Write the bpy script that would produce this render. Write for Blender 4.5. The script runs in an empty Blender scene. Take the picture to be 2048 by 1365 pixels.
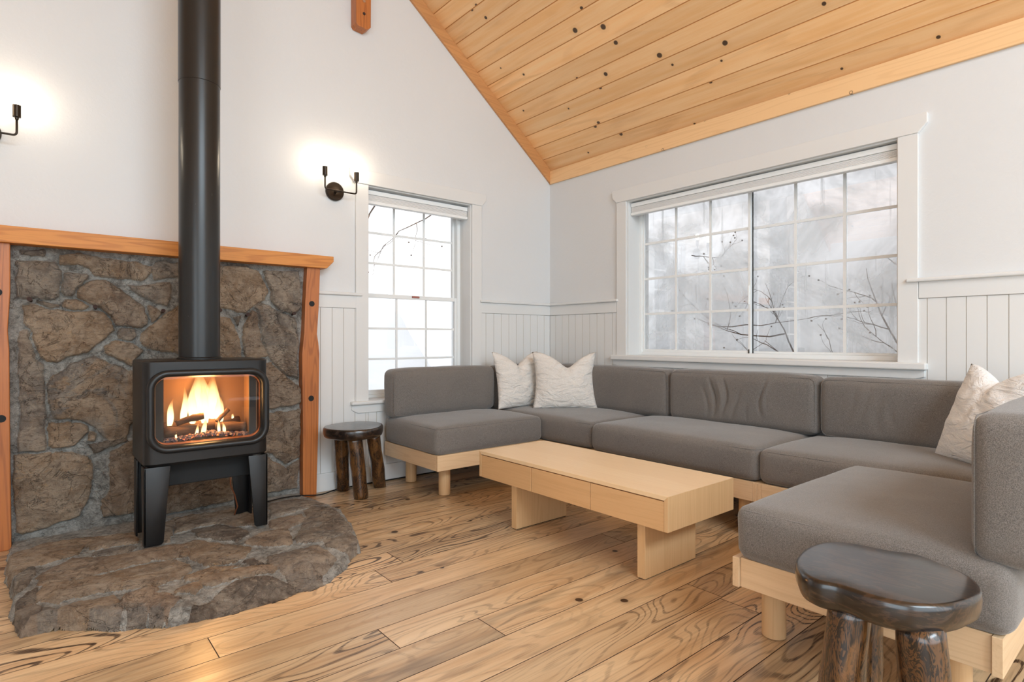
import bpy, bmesh, math, random
import numpy as np
from mathutils import Vector, Matrix, noise
R = math.radians
scene = bpy.context.scene

# ---------------- camera, world, lights, exposure ----------------
CAM = (-3.90397, -4.08752, 1.1)
cam = bpy.data.cameras.new('camera'); cam_o = bpy.data.objects.new('camera', cam)
scene.collection.objects.link(cam_o); scene.camera = cam_o
cam.sensor_width = 36; cam.lens = 36 * 1149 / 2048; cam.shift_y = -2.5 / 2048
cam.clip_start = .02; cam.clip_end = 200
cam_o.location = CAM; cam_o.rotation_euler = (R(90), 0, R(50.1 - 90))

w = bpy.data.worlds.new('world'); scene.world = w; w.use_nodes = True
bg = w.node_tree.nodes['Background']; bg.inputs[0].default_value = (.985, .99, 1, 1); bg.inputs[1].default_value = 1.35
vs = scene.view_settings
vs.view_transform = 'Standard'; vs.look = 'None'; vs.exposure = 0.28; vs.gamma = 1; vs.use_curve_mapping = False
cy = scene.cycles
cy.max_bounces = 8; cy.diffuse_bounces = 5; cy.glossy_bounces = 4; cy.transparent_max_bounces = 24; cy.transmission_bounces = 8
cy.caustics_reflective = False; cy.caustics_refractive = False; cy.sample_clamp_indirect = 4; cy.use_denoising = True

def area(name, loc, rot, sx, sy, e, col=(1, 1, 1)):
    l = bpy.data.lights.new(name, 'AREA'); l.shape = 'RECTANGLE'; l.size = sx; l.size_y = sy; l.energy = e; l.color = col
    o = bpy.data.objects.new(name, l); scene.collection.objects.link(o); o.location = loc; o.rotation_euler = rot
    return o
# fill lights added out of view, in front of the closed rear and left walls
area('fill_rear', (-3.1, -7.4, 1.75), (R(90), 0, 0), 4.6, 2.5, 90, (.70, .87, 1))
area('fill_side', (-6.1, -5.3, 1.5), (R(90), 0, R(-90)), 3.0, 2.1, 62, (.70, .87, 1))
area('fill_gable', (-3.1, -7.3, 3.7), (R(48), 0, 0), 3.2, 1.6, 250, (.70, .87, 1))
# sampling portals in the window openings
for n_, l_, r_, sx_, sy_ in (('portal_tall', (-1.44, .24, 1.46), (R(-90), 0, 0), .97, 1.65), ('portal_twin', (-4.93, .24, 1.46), (R(-90), 0, 0), .97, 1.65), ('portal_wide', (.24, -1.95, 1.62), (R(90), 0, R(90)), 2.0, 1.3)):
    o_ = area(n_, l_, r_, sx_, sy_, 1); o_.data.cycles.is_portal = True

# ---------------- helpers ----------------
C = scene.collection
def link(o, parent=None):
    C.objects.link(o)
    if parent is not None:
        o.parent = parent
        o.matrix_parent_inverse = WM[parent.name].inverted()
    return o
WM = {}
def tag(o, label=None, cat=None, group=None, kind=None):
    if label: o['label'] = label
    if cat: o['category'] = cat
    if group: o['group'] = group
    if kind: o['kind'] = kind
    return o
def empty(name, loc, label, cat, group=None):
    o = bpy.data.objects.new(name, None); C.objects.link(o); o.location = loc; o.empty_display_size = .1
    WM[o.name] = Matrix.Translation(loc)
    return tag(o, label, cat, group)
def mesh(name, V, F, mat, parent=None, smooth=False, fm=None, auto=None):
    me = bpy.data.meshes.new(name); me.from_pydata([tuple(v) for v in V], [], [tuple(f) for f in F])
    mats = mat if isinstance(mat, (list, tuple)) else [mat]
    for m in mats: me.materials.append(m)
    if fm: me.polygons.foreach_set('material_index', fm)
    if smooth: me.polygons.foreach_set('use_smooth', [True] * len(me.polygons))
    me.update()
    if auto: me.set_sharp_from_angle(angle=R(auto))
    o = bpy.data.objects.new(name, me); WM[o.name] = Matrix.Identity(4)
    return link(o, parent)
class MB:
    """collects shapes into one mesh"""
    def __init__(s): s.V = []; s.F = []; s.M = []; s.S = []
    def add(s, V, F, mi=0):
        n = len(s.V); s.V += [tuple(v) for v in V]; s.F += [tuple(i + n for i in f) for f in F]; s.M += [mi] * len(F); return s
    def box(s, x0, x1, y0, y1, z0, z1, b=0.0, mi=0, rot=None, piv=None):
        bm = bmesh.new(); bmesh.ops.create_cube(bm, size=1)
        for v in bm.verts:
            v.co = Vector(((x0 + x1) / 2 + v.co.x * (x1 - x0), (y0 + y1) / 2 + v.co.y * (y1 - y0), (z0 + z1) / 2 + v.co.z * (z1 - z0)))
        if b > 0: bmesh.ops.bevel(bm, geom=bm.edges[:], offset=b, segments=2, affect='EDGES', profile=.5)
        if rot is not None:
            p = Vector(piv)
            for v in bm.verts: v.co = rot @ (v.co - p) + p
        bm.verts.index_update()
        s.add([v.co[:] for v in bm.verts], [[v.index for v in f.verts] for f in bm.faces], mi); bm.free(); return s
    def prism(s, pts, axis, a0, a1, b=0.0, mi=0):
        """polygon pts (2-d) extruded along axis from a0 to a1"""
        def P(p, a): return (a, p[0], p[1]) if axis == 0 else (p[0], a, p[1]) if axis == 1 else (p[0], p[1], a)
        bm = bmesh.new(); v0 = [bm.verts.new(P(p, a0)) for p in pts]; v1 = [bm.verts.new(P(p, a1)) for p in pts]; n = len(pts)
        bm.faces.new(v0); bm.faces.new(v1[::-1])
        for i in range(n): bm.faces.new((v0[i], v1[i], v1[(i + 1) % n], v0[(i + 1) % n]))
        bmesh.ops.recalc_face_normals(bm, faces=bm.faces[:])
        if b > 0: bmesh.ops.bevel(bm, geom=bm.edges[:], offset=b, segments=2, affect='EDGES', profile=.5)
        bm.verts.index_update()
        s.add([v.co[:] for v in bm.verts], [[v.index for v in f.verts] for f in bm.faces], mi); bm.free(); return s
    def tube(s, path, rad, n=10, mi=0, cap=True):
        path = [Vector(p) for p in path]; rad = rad if isinstance(rad, (list, tuple)) else [rad] * len(path)
        V = []; F = []; t = (path[1] - path[0]).normalized()
        a = t.orthogonal().normalized()
        for i, p in enumerate(path):
            tn = (path[min(i + 1, len(path) - 1)] - path[max(i - 1, 0)]).normalized()
            a = (a - tn * a.dot(tn)).normalized(); b = tn.cross(a)
            for k in range(n):
                g = 2 * math.pi * k / n; V.append(p + (a * math.cos(g) + b * math.sin(g)) * rad[i])
        for i in range(len(path) - 1):
            for k in range(n):
                F.append((i * n + k, i * n + (k + 1) % n, (i + 1) * n + (k + 1) % n, (i + 1) * n + k))
        if cap: F.append(tuple(range(n))[::-1]); F.append(tuple((len(path) - 1) * n + k for k in range(n)))
        return s.add(V, F, mi)
    def lathe(s, prof, c, n=24, mi=0):
        V = []; F = []
        for r, z in prof:
            for k in range(n):
                g = 2 * math.pi * k / n; V.append((c[0] + r * math.cos(g), c[1] + r * math.sin(g), c[2] + z))
        for i in range(len(prof) - 1):
            for k in range(n): F.append((i * n + k, i * n + (k + 1) % n, (i + 1) * n + (k + 1) % n, (i + 1) * n + k))
        F.append(tuple(range(n))[::-1]); F.append(tuple((len(prof) - 1) * n + k for k in range(n)))
        return s.add(V, F, mi)
    def build(s, name, mat, parent=None, smooth=False, auto=None):
        return mesh(name, s.V, s.F, mat, parent, smooth or bool(auto), s.M, auto)
def arc_path(pts, r=.03, n=5):
    """polyline with rounded corners"""
    pts = [Vector(p) for p in pts]; out = [pts[0]]
    for i in range(1, len(pts) - 1):
        a = (pts[i - 1] - pts[i]).normalized() * r; b = (pts[i + 1] - pts[i]).normalized() * r
        for k in range(n + 1):
            t = k / n; out.append(pts[i] + a * (1 - t) ** 2 + b * t ** 2)
    out.append(pts[-1]); return out

# ---------------- materials ----------------
class NT:
    def __init__(s, name):
        s.m = bpy.data.materials.new(name); s.m.use_nodes = True; s.t = s.m.node_tree
        s.p = s.t.nodes['Principled BSDF']; s.out = s.t.nodes['Material Output']
    def n(s, typ, ins=None, **kw):
        nd = s.t.nodes.new(typ)
        for k, v in kw.items(): setattr(nd, k, v)
        for k, v in (ins or {}).items(): s.set(nd.inputs[k], v)
        return nd
    def set(s, sock, v):
        if isinstance(v, bpy.types.NodeSocket): s.t.links.new(v, sock)
        elif isinstance(v, bpy.types.Node): s.t.links.new(v.outputs[0], sock)
        else: sock.default_value = v
    def P(s, **kw):
        for k, v in kw.items(): s.set(s.p.inputs[k.replace('_', ' ')], v)
    def math(s, op, a, b=0.0, c=None, clamp=False):
        d = s.n('ShaderNodeMath', {0: a, 1: b}, operation=op, use_clamp=clamp)
        if c is not None: s.set(d.inputs[2], c)
        return d.outputs[0]
    def mix(s, f, a, b, bt='MIX'):
        d = s.n('ShaderNodeMix', data_type='RGBA', blend_type=bt)
        s.set(d.inputs[0], f); s.set(d.inputs[6], a); s.set(d.inputs[7], b); return d.outputs[2]
    def ss(s, x, a, b):
        d = s.n('ShaderNodeMapRange', {0: x, 1: a, 2: b, 3: 0.0, 4: 1.0}, interpolation_type='SMOOTHSTEP'); return d.outputs[0]
    def lin(s, x, a, b, c, d_):
        return s.n('ShaderNodeMapRange', {0: x, 1: a, 2: b, 3: c, 4: d_}).outputs[0]
    def vec(s, src='Object'):
        return s.n('ShaderNodeTexCoord').outputs[src]
    def mp(s, v, scale=(1, 1, 1), loc=(0, 0, 0)):
        return s.n('ShaderNodeMapping', {'Vector': v, 'Scale': scale, 'Location': loc}).outputs[0]
    def noise(s, v, scale=5., detail=2., rough=.5, dist=0., dim='3D'):
        return s.n('ShaderNodeTexNoise', {'Vector': v, 'Scale': scale, 'Detail': detail, 'Roughness': rough, 'Distortion': dist}, noise_dimensions=dim).outputs[0]
    def bump(s, h, strength=.3, dist=.01):
        b = s.n('ShaderNodeBump', {'Height': h, 'Strength': strength, 'Distance': dist}); s.set(s.p.inputs['Normal'], b.outputs[0])
def c4(*c): return (*c, 1)
def srgb(r, g, b):
    f = lambda v: v / 255 / 12.92 if v / 255 <= .04045 else ((v / 255 + .055) / 1.055) ** 2.4
    return (f(r), f(g), f(b), 1)
def plain(name, col, rough=.5, metal=0., **kw):
    a = NT(name); a.P(Base_Color=col, Roughness=rough, Metallic=metal, **kw); return a.m

def m_plaster():
    a = NT('white_plaster'); v = a.vec()
    n = a.noise(v, 34, 4, .6, .6); big = a.noise(v, 1.3, 2)
    a.P(Base_Color=a.mix(big, srgb(214, 215, 216), srgb(220, 221, 222)), Roughness=.55)
    a.bump(n, .22, .006); return a.m
def m_paint(name='white_paint', c=(222, 222, 221)):
    a = NT(name); v = a.vec(); n = a.noise(a.mp(v, (3, 3, 1)), 12, 3)
    a.P(Base_Color=srgb(*c), Roughness=.34); a.bump(n, .04, .003); return a.m

def m_planks(name, base, base2, dark, amp=(.15, .9), lines=16., u_s=.9, v_s=6.5, rough=.38, knots=0., tone=.35, bumpd=.0015, coat=0., edge=None, soft=.35, stain=.5, finev=.0):
    """boards running along u; uv in metres; colour attribute 'rnd' differs per board"""
    a = NT(name); uv = a.n('ShaderNodeUVMap').outputs[0]
    rnd = a.n('ShaderNodeAttribute', attribute_name='rnd')
    r = a.n('ShaderNodeSeparateColor', {0: rnd.outputs[0]}); r0, r1, r2 = r.outputs[0], r.outputs[1], r.outputs[2]
    off = a.n('ShaderNodeCombineXYZ', {0: a.math('MULTIPLY', r0, 53.), 1: a.math('MULTIPLY', r1, 31.), 2: a.math('MULTIPLY', r2, 17.)})
    p0 = a.n('ShaderNodeVectorMath', {0: uv, 1: off}, operation='ADD').outputs[0]
    p = a.mp(p0, (u_s, v_s, 1))
    n1 = a.noise(p, 1., 1.5, .45, .25)
    ph = a.math('MULTIPLY', n1, lines * 2 * math.pi)
    sn = a.math('SINE', ph)
    ln = a.ss(sn, soft, 1.)
    pores = a.noise(a.mp(p0, (9, 260, 1)), 1., 2)
    ln = a.math('MULTIPLY', ln, a.lin(pores, .35, .62, .3, 1.15))
    mask = a.ss(a.noise(a.mp(p0, (.9, 3.5, 1)), 1., 1), .42, .62)
    am = a.math('MULTIPLY', a.lin(r1, 0, 1, amp[0], amp[1]), a.lin(mask, 0, 1, .35, 1))
    am = a.math('MULTIPLY', am, ln, clamp=True)
    st = a.noise(a.mp(p0, (1.2, 22, 1)), 1., 4, .65)
    fine = a.math('MULTIPLY', a.ss(a.noise(a.mp(p0, (3.5, 120, 1)), 1., 3, .6), .5, .68), finev)
    b = a.mix(a.ss(st, .3, .72), base, base2)
    b = a.mix(a.math('MULTIPLY', a.math('MULTIPLY', a.ss(a.noise(a.mp(p0, (.9, 5, 1)), 1.3, 3, .6), .5, .78), stain), r2), b, dark)
    lum = a.lin(r0, 0, 1, 1 - tone, 1 + tone * .6)
    b = a.mix(1., b, a.n('ShaderNodeCombineXYZ', {0: lum, 1: lum, 2: lum}), 'MULTIPLY')
    b = a.mix(a.math('MULTIPLY', fine, a.lin(r1, 0, 1, .4, 1.)), b, dark)
    col = a.mix(am, b, dark)
    if knots > 0:
        kv = a.mp(p0, (1.9, 7.2, 1)); wob = a.noise(a.mp(p0, (20, 20, 1)), 1.)
        vo = a.n('ShaderNodeTexVoronoi', {'Vector': kv, 'Scale': 1., 'Randomness': .9}, voronoi_dimensions='2D')
        sc = a.n('ShaderNodeSeparateColor', {0: vo.outputs['Color']})
        dx = a.n('ShaderNodeVectorMath', {0: kv, 1: vo.outputs['Position']}, operation='SUBTRACT').outputs[0]
        dx = a.n('ShaderNodeVectorMath', {0: dx, 1: (1 / 1.9, 1 / 7.2, 0)}, operation='MULTIPLY').outputs[0]
        ds = a.n('ShaderNodeVectorMath', {0: dx}, operation='LENGTH').outputs['Value']
        ds = a.math('ADD', ds, a.math('MULTIPLY', a.math('SUBTRACT', wob, .5), .006))
        x_ = a.math('MAXIMUM', a.math('SUBTRACT', sc.outputs[0], 1 - knots), 0.)
        rad = a.math('MULTIPLY', a.math('MULTIPLY_ADD', x_, .016 / knots, .006), a.math('GREATER_THAN', x_, 0.))
        k = a.math('SUBTRACT', 1., a.ss(a.math('DIVIDE', ds, a.math('ADD', rad, 1e-4)), .75, 1.1))
        halo = a.math('SUBTRACT', 1., a.ss(a.math('DIVIDE', ds, a.math('ADD', rad, 1e-4)), .8, 3.2))
        col = a.mix(a.math('MULTIPLY', halo, .3), col, a.mix(.6, dark, base2))
        col = a.mix(a.math('MULTIPLY', k, .93), col, srgb(44, 24, 16))
    a.P(Base_Color=col, Roughness=a.lin(st, .2, .8, rough - .06, rough + .08), Coat_Weight=coat, Coat_Roughness=.25)
    h = a.math('SUBTRACT', a.math('MULTIPLY', st, .6), am); a.bump(h, .25, bumpd); return a.m

def m_wood(name, base, dark, axis, rough=.42, amt=.5, bands=7., coat=0., line=.35, jitter=None, boards=None):
    """solid timber, grain along axis (0,1,2) in object space"""
    a = NT(name); v = a.vec(); s = [bands, bands, bands]; s[axis] = .55
    if jitter: s = [x * 1. for x in s]
    n1 = a.noise(a.mp(v, tuple(s), jitter or (0, 0, 0)), 1., 1.5, .5, .3)
    ln = a.ss(a.math('SINE', a.math('MULTIPLY', n1, 75.)), .1, 1.)
    f = [140, 140, 140]; f[axis] = 4.5
    fib = a.noise(a.mp(v, tuple(f)), 1., 3, .6)
    col = a.mix(a.math('MULTIPLY', a.math('ADD', a.math('MULTIPLY', ln, line), a.math('MULTIPLY', a.ss(fib, .45, .75), .5)), amt, clamp=True), base, dark)
    g = [2.4, 2.4, 2.4]; g[axis] = .8
    col = a.mix(a.lin(a.noise(a.mp(v, tuple(g)), 1.), .3, .7, 0, .35), col, a.mix(.5, base, dark))
    if boards:   # glued-up strips of slightly different tone: (axis, width)
        sx = a.n('ShaderNodeSeparateXYZ', {0: v}).outputs[boards[0]]
        wn = a.n('ShaderNodeTexWhiteNoise', {'W': a.math('FLOOR', a.math('DIVIDE', a.math('ADD', sx, boards[2]), boards[1]))}, noise_dimensions='1D').outputs[0]
        col = a.mix(a.lin(wn, 0, 1, 0, .55), col, a.mix(.5, base, dark))
    a.P(Base_Color=col, Roughness=rough, Coat_Weight=coat, Coat_Roughness=.15); a.bump(fib, .12, .0008); return a.m

def m_fabric():
    a = NT('grey_upholstery'); v = a.vec()
    w1 = a.noise(v, 420, 2, .7); w2 = a.noise(v, 130, 3, .7); big = a.noise(v, 2.2, 3)
    c = a.mix(a.ss(w1, .3, .7), srgb(84, 80, 77), srgb(138, 132, 127))
    c = a.mix(a.math('MULTIPLY', a.ss(w2, .4, .75), .5), c, srgb(98, 92, 87))
    c = a.mix(a.math('MULTIPLY', a.ss(big, .35, .7), .35), c, srgb(128, 120, 113))
    a.P(Base_Color=c, Roughness=.95, Sheen_Weight=.35, Sheen_Roughness=.5, Specular_IOR_Level=.15)
    a.bump(a.math('ADD', w1, a.math('MULTIPLY', w2, .6)), .5, .0016); return a.m
def m_linen(name, c1, c2):
    a = NT(name); v = a.vec()
    t = a.math('ADD', a.noise(a.mp(v, (60, 60, 420)), 1., 2), a.noise(a.mp(v, (420, 420, 50)), 1., 2))
    wr = a.noise(a.mp(v, (5, 5, 13)), 1.6, 4, .55, 1.2)
    a.P(Base_Color=a.mix(a.lin(t, .7, 1.3, 0, 1), c1, c2), Roughness=.9, Sheen_Weight=.2, Subsurface_Weight=.08, Subsurface_Radius=(.01, .01, .01))
    a.bump(a.math('ADD', a.math('MULTIPLY', t, .1), wr), 1., .026); return a.m

def m_stone(name):
    a = NT(name); v = a.vec(); at = a.n('ShaderNodeAttribute', attribute_name='scol'); bc = at.outputs[0]
    mo = a.n('ShaderNodeAttribute', attribute_name='mort'); ms = a.n('ShaderNodeSeparateColor', {0: mo.outputs[0]})
    m, tt, rr = ms.outputs[0], ms.outputs[1], ms.outputs[2]
    n1 = a.noise(v, 7, 6, .68, .8); n2 = a.noise(v, 36, 8, .78, .5); n3 = a.noise(v, 170, 4, .75)
    st = a.noise(a.mp(v, (9, 9, 30), (1, 4, 2)), 1.6, 6, .7, 1.4)
    tan = a.ss(a.noise(a.mp(v, (1, 1, 1), (3, 8, 2)), 3.6, 7, .65, 1.), .46, .55)
    c = a.mix(a.math('MULTIPLY', tan, tt), bc, srgb(192, 158, 124))
    c = a.mix(a.ss(n1, .35, .66), a.mix(.38, c, srgb(88, 76, 67)), a.mix(.45, c, srgb(218, 202, 182)))
    c = a.mix(a.math('MULTIPLY', a.ss(st, .5, .66), .42), c, srgb(98, 82, 70))
    c = a.mix(a.math('MULTIPLY', a.ss(n2, .52, .66), .6), c, srgb(82, 68, 58))
    c = a.mix(a.math('MULTIPLY', a.ss(n2, .47, .34), .55), c, srgb(206, 188, 166))
    sp = a.ss(a.noise(v, 24, 7, .85, .6), .58, .66)
    c = a.mix(a.math('MULTIPLY', sp, a.math('MULTIPLY', tt, .8)), c, srgb(214, 176, 128))
    crk = a.math('SUBTRACT', 1., a.ss(a.math('ABSOLUTE', a.math('SUBTRACT', a.noise(v, 4.2, 5, .6, 1.6), .5)), .0, .010))
    c = a.mix(a.math('MULTIPLY', crk, .38), c, srgb(52, 43, 38))
    mc = a.mix(a.ss(a.math('ADD', a.math('MULTIPLY', n1, .4), a.math('MULTIPLY', n2, .6)), .38, .6), srgb(138, 133, 126), srgb(214, 211, 204))
    mc = a.mix(a.math('MULTIPLY', a.ss(n3, .5, .7), .35), mc, srgb(104, 94, 84))
    edge = a.ss(a.math('ADD', m, a.math('MULTIPLY', a.math('SUBTRACT', n2, .5), 1.1)), .45, .56)
    a.P(Base_Color=a.mix(edge, c, mc), Roughness=.86, Specular_IOR_Level=.3)
    h = a.math('ADD', a.math('MULTIPLY', n2, .9), a.math('ADD', a.math('MULTIPLY', n3, .4), a.math('ADD', a.math('MULTIPLY', n1, .8), a.math('MULTIPLY', st, .6))))
    a.bump(a.math('SUBTRACT', h, a.math('MULTIPLY', crk, .5)), 1., .026); return a.m

def m_glass(name, refl=.09, fog=0., tint=(1, 1, 1, 1)):
    a = NT(name); t = a.n('ShaderNodeBsdfTransparent', {0: tint}); g = a.n('ShaderNodeBsdfGlossy', {'Roughness': .0})
    lw = a.n('ShaderNodeLayerWeight', {'Blend': .22})
    f = a.lin(lw.outputs['Fresnel'], 0, 1, refl, 1.)
    mx = a.n('ShaderNodeMixShader', {0: f, 1: t, 2: g})
    if fog > 0:
        v = a.vec()
        fg = a.math('ADD', a.ss(a.noise(v, 2.2, 4, .6, .6), .35, .75), a.math('MULTIPLY', a.ss(a.noise(a.mp(v, (24, 24, 1.4)), 1., 3), .6, .75), .5))
        d = a.n('ShaderNodeBsdfTranslucent', {0: c4(.85, .87, .88)}); d2 = a.n('ShaderNodeBsdfDiffuse', {0: c4(.8, .82, .83)})
        dd = a.n('ShaderNodeMixShader', {0: .35, 1: d, 2: d2})
        mx = a.n('ShaderNodeMixShader', {0: a.math('MULTIPLY', fg, fog), 1: mx, 2: dd})
    a.set(a.out.inputs[0], mx.outputs[0]); return a.m
def m_emit(name, col, s):
    a = NT(name); e = a.n('ShaderNodeEmission', {0: col, 1: s}); a.set(a.out.inputs[0], e.outputs[0]); return a.m
def m_flame():
    a = NT('flame'); uvm = a.n('ShaderNodeUVMap').outputs[0]; sx = a.n('ShaderNodeSeparateXYZ', {0: uvm}); h = sx.outputs[1]
    lw = a.n('ShaderNodeLayerWeight', {'Blend': .5}); fc = a.math('SUBTRACT', 1., lw.outputs['Facing'])
    col = a.mix(a.ss(a.math('ADD', h, a.math('MULTIPLY', fc, -.35)), .0, .75), srgb(255, 232, 170), srgb(255, 148, 40))
    nz = a.noise(a.mp(a.vec(), (30, 30, 6)), 1., 2)
    al = a.math('MULTIPLY', a.math('MULTIPLY', a.ss(fc, .1, .95), a.math('SUBTRACT', 1., a.ss(h, .35, 1.))), a.lin(nz, .3, .7, .5, 1), clamp=True)
    e = a.n('ShaderNodeEmission', {0: col, 1: a.lin(h, 0, 1, 2.6, 1.2)}); t = a.n('ShaderNodeBsdfTransparent')
    a.set(a.out.inputs[0], a.n('ShaderNodeMixShader', {0: al, 1: t, 2: e}).outputs[0]); return a.m
def m_stool(name, carved):
    a = NT(name); v = a.vec(); s = (16, 16, 5) if carved else (9, 3, 9)
    n = a.noise(a.mp(v, s), 1.4, 4, .65, 1.6); f = a.noise(a.mp(v, (60, 60, 12) if carved else (120, 9, 120)), 1., 3, .6)
    if carved:
        k = a.ss(a.math('ABSOLUTE', a.math('SINE', a.math('MULTIPLY', n, 26.))), .93, .55)
        patch = a.ss(a.noise(a.mp(v, (7, 7, 3.2)), 1.7, 3, .6, .8), .5, .6)
        c = a.mix(a.math('MULTIPLY', k, .5), srgb(18, 11, 8), srgb(118, 78, 44))
        c = a.mix(a.math('MULTIPLY', patch, a.lin(f, .3, .7, .25, .8)), c, srgb(128, 86, 44))
        c = a.mix(a.math('MULTIPLY', a.ss(f, .5, .7), .6), c, srgb(22, 13, 9))
    else:
        k = a.ss(a.math('SINE', a.math('MULTIPLY', n, 34.)), .0, 1.)
        c = a.mix(a.math('MULTIPLY', k, .6), srgb(22, 15, 12), srgb(66, 46, 34))
        c = a.mix(a.math('MULTIPLY', a.ss(f, .5, .8), .5), c, srgb(20, 13, 10))
    a.P(Base_Color=c, Roughness=.3, Coat_Weight=.6, Coat_Roughness=.14)
    a.bump(a.math('ADD', n, a.math('MULTIPLY', f, .4)), .35 if carved else .08, .006 if carved else .002); return a.m

plaster = m_plaster(); paint = m_paint(); vinyl = plain('white_vinyl', srgb(238, 240, 240), .3)
groove = plain('paint_groove', srgb(196, 190, 182), .6)
floor_m = m_planks('oak_floor', srgb(220, 190, 150), srgb(196, 160, 120), srgb(66, 46, 32), (.3, 1.5), 20., 1.15, 5.0, .33, .2, .24, coat=.2, stain=.8, soft=.38, finev=.32)
floor_g = plain('floor_joint', srgb(62, 42, 28), .8)
ceil_m = m_planks('pine_ceiling', srgb(250, 206, 154), srgb(244, 190, 130), srgb(190, 130, 76), (.04, .35), 8., .5, 5., .5, .5, .13, .0006, soft=.5, stain=.4)
ceil_g = plain('ceiling_joint', srgb(196, 134, 76), .7)
oak_x = m_wood('pale_oak_x', srgb(226, 194, 156), srgb(190, 150, 108), 0); oak_y = m_wood('pale_oak_y', srgb(226, 194, 156), srgb(190, 150, 108), 1)
oak_z = m_wood('pale_oak_z', srgb(214, 176, 132), srgb(176, 130, 84), 2)
tab_y = m_wood('table_oak_y', srgb(242, 214, 174), srgb(222, 184, 138), 1, .36, .45, 9., boards=(0, .13, 1.81)); tab_z = m_wood('table_oak_z', srgb(218, 180, 134), srgb(186, 142, 96), 2, .4, .5, 12.)
tab_f = m_wood('drawer_oak', srgb(220, 178, 130), srgb(192, 146, 98), 1, .4, .5, 11.)
tab_x = m_wood('table_oak_x', srgb(222, 184, 138), srgb(190, 146, 98), 0, .4, .5, 9.)
seam_dark = plain('shadow_gap', srgb(50, 32, 20), .8)
fir_x = m_wood('red_fir_x', srgb(214, 142, 68), srgb(168, 94, 40), 0, .55, .7, 10., .0, .6); fir_z = m_wood('red_fir_z', srgb(190, 114, 56), srgb(132, 70, 34), 2, .45, .8, 12., .1, .6)
trim_pine = m_wood('pine_trim', srgb(206, 150, 96), srgb(150, 96, 56), 0, .5, .6, 8.)
fabric = m_fabric(); linen = m_linen('white_linen', srgb(240, 236, 231), srgb(226, 219, 211)); linen_w = m_linen('bright_linen', srgb(250, 250, 250), srgb(240, 240, 240))
stone = m_stone('field_stone'); iron = plain('matt_black_iron', srgb(34, 33, 33), .36, .3); iron_d = plain('black_iron_dark', srgb(12, 12, 12), .7, .0)
def m_pipe():
    a = NT('black_flue'); v = a.vec(); sc = a.ss(a.noise(a.mp(v, (60, 60, 14)), 1., 3, .7), .73, .76)
    a.P(Base_Color=a.mix(a.math('MULTIPLY', sc, .5), srgb(42, 42, 42), srgb(120, 120, 120)), Roughness=.3, Metallic=.3); return a.m
flue = m_pipe(); bronze = plain('dark_bronze', srgb(52, 43, 35), .35, .7)
bulb_m = m_emit('lit_bulb', c4(1, .84, .62), 40.)
glass_a = m_glass('clear_glass', .05); glass_b = m_glass('misty_glass', .15, .55); glass_s = m_glass('stove_glass', .0)
flame_m = m_flame(); ceramic = plain('stove_lining', srgb(112, 80, 54), .8)
stool_t = m_stool('dark_polished_slab', False); stool_l = m_stool('dark_carved_log', True)
def m_snow():
    a = NT('snow'); n = a.noise(a.vec(), 2.2, 4); a.P(Base_Color=srgb(244, 247, 251), Roughness=.8); a.bump(n, .3, .1); return a.m
snow = m_snow(); bark = plain('bare_bark', srgb(96, 78, 66), .9); grey_wood = plain('weathered_boards', srgb(120, 116, 110), .8)
black_rubber = plain('black_rubber', srgb(18, 18, 18), .5); copper = plain('copper_tube', srgb(150, 92, 62), .4, .6); rust = plain('rusty_iron', srgb(54, 34, 28), .8)
shade_m = plain('white_shade_fabric', srgb(240, 239, 238), .7); red_p = plain('red_label', srgb(170, 110, 100), .5)
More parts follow.
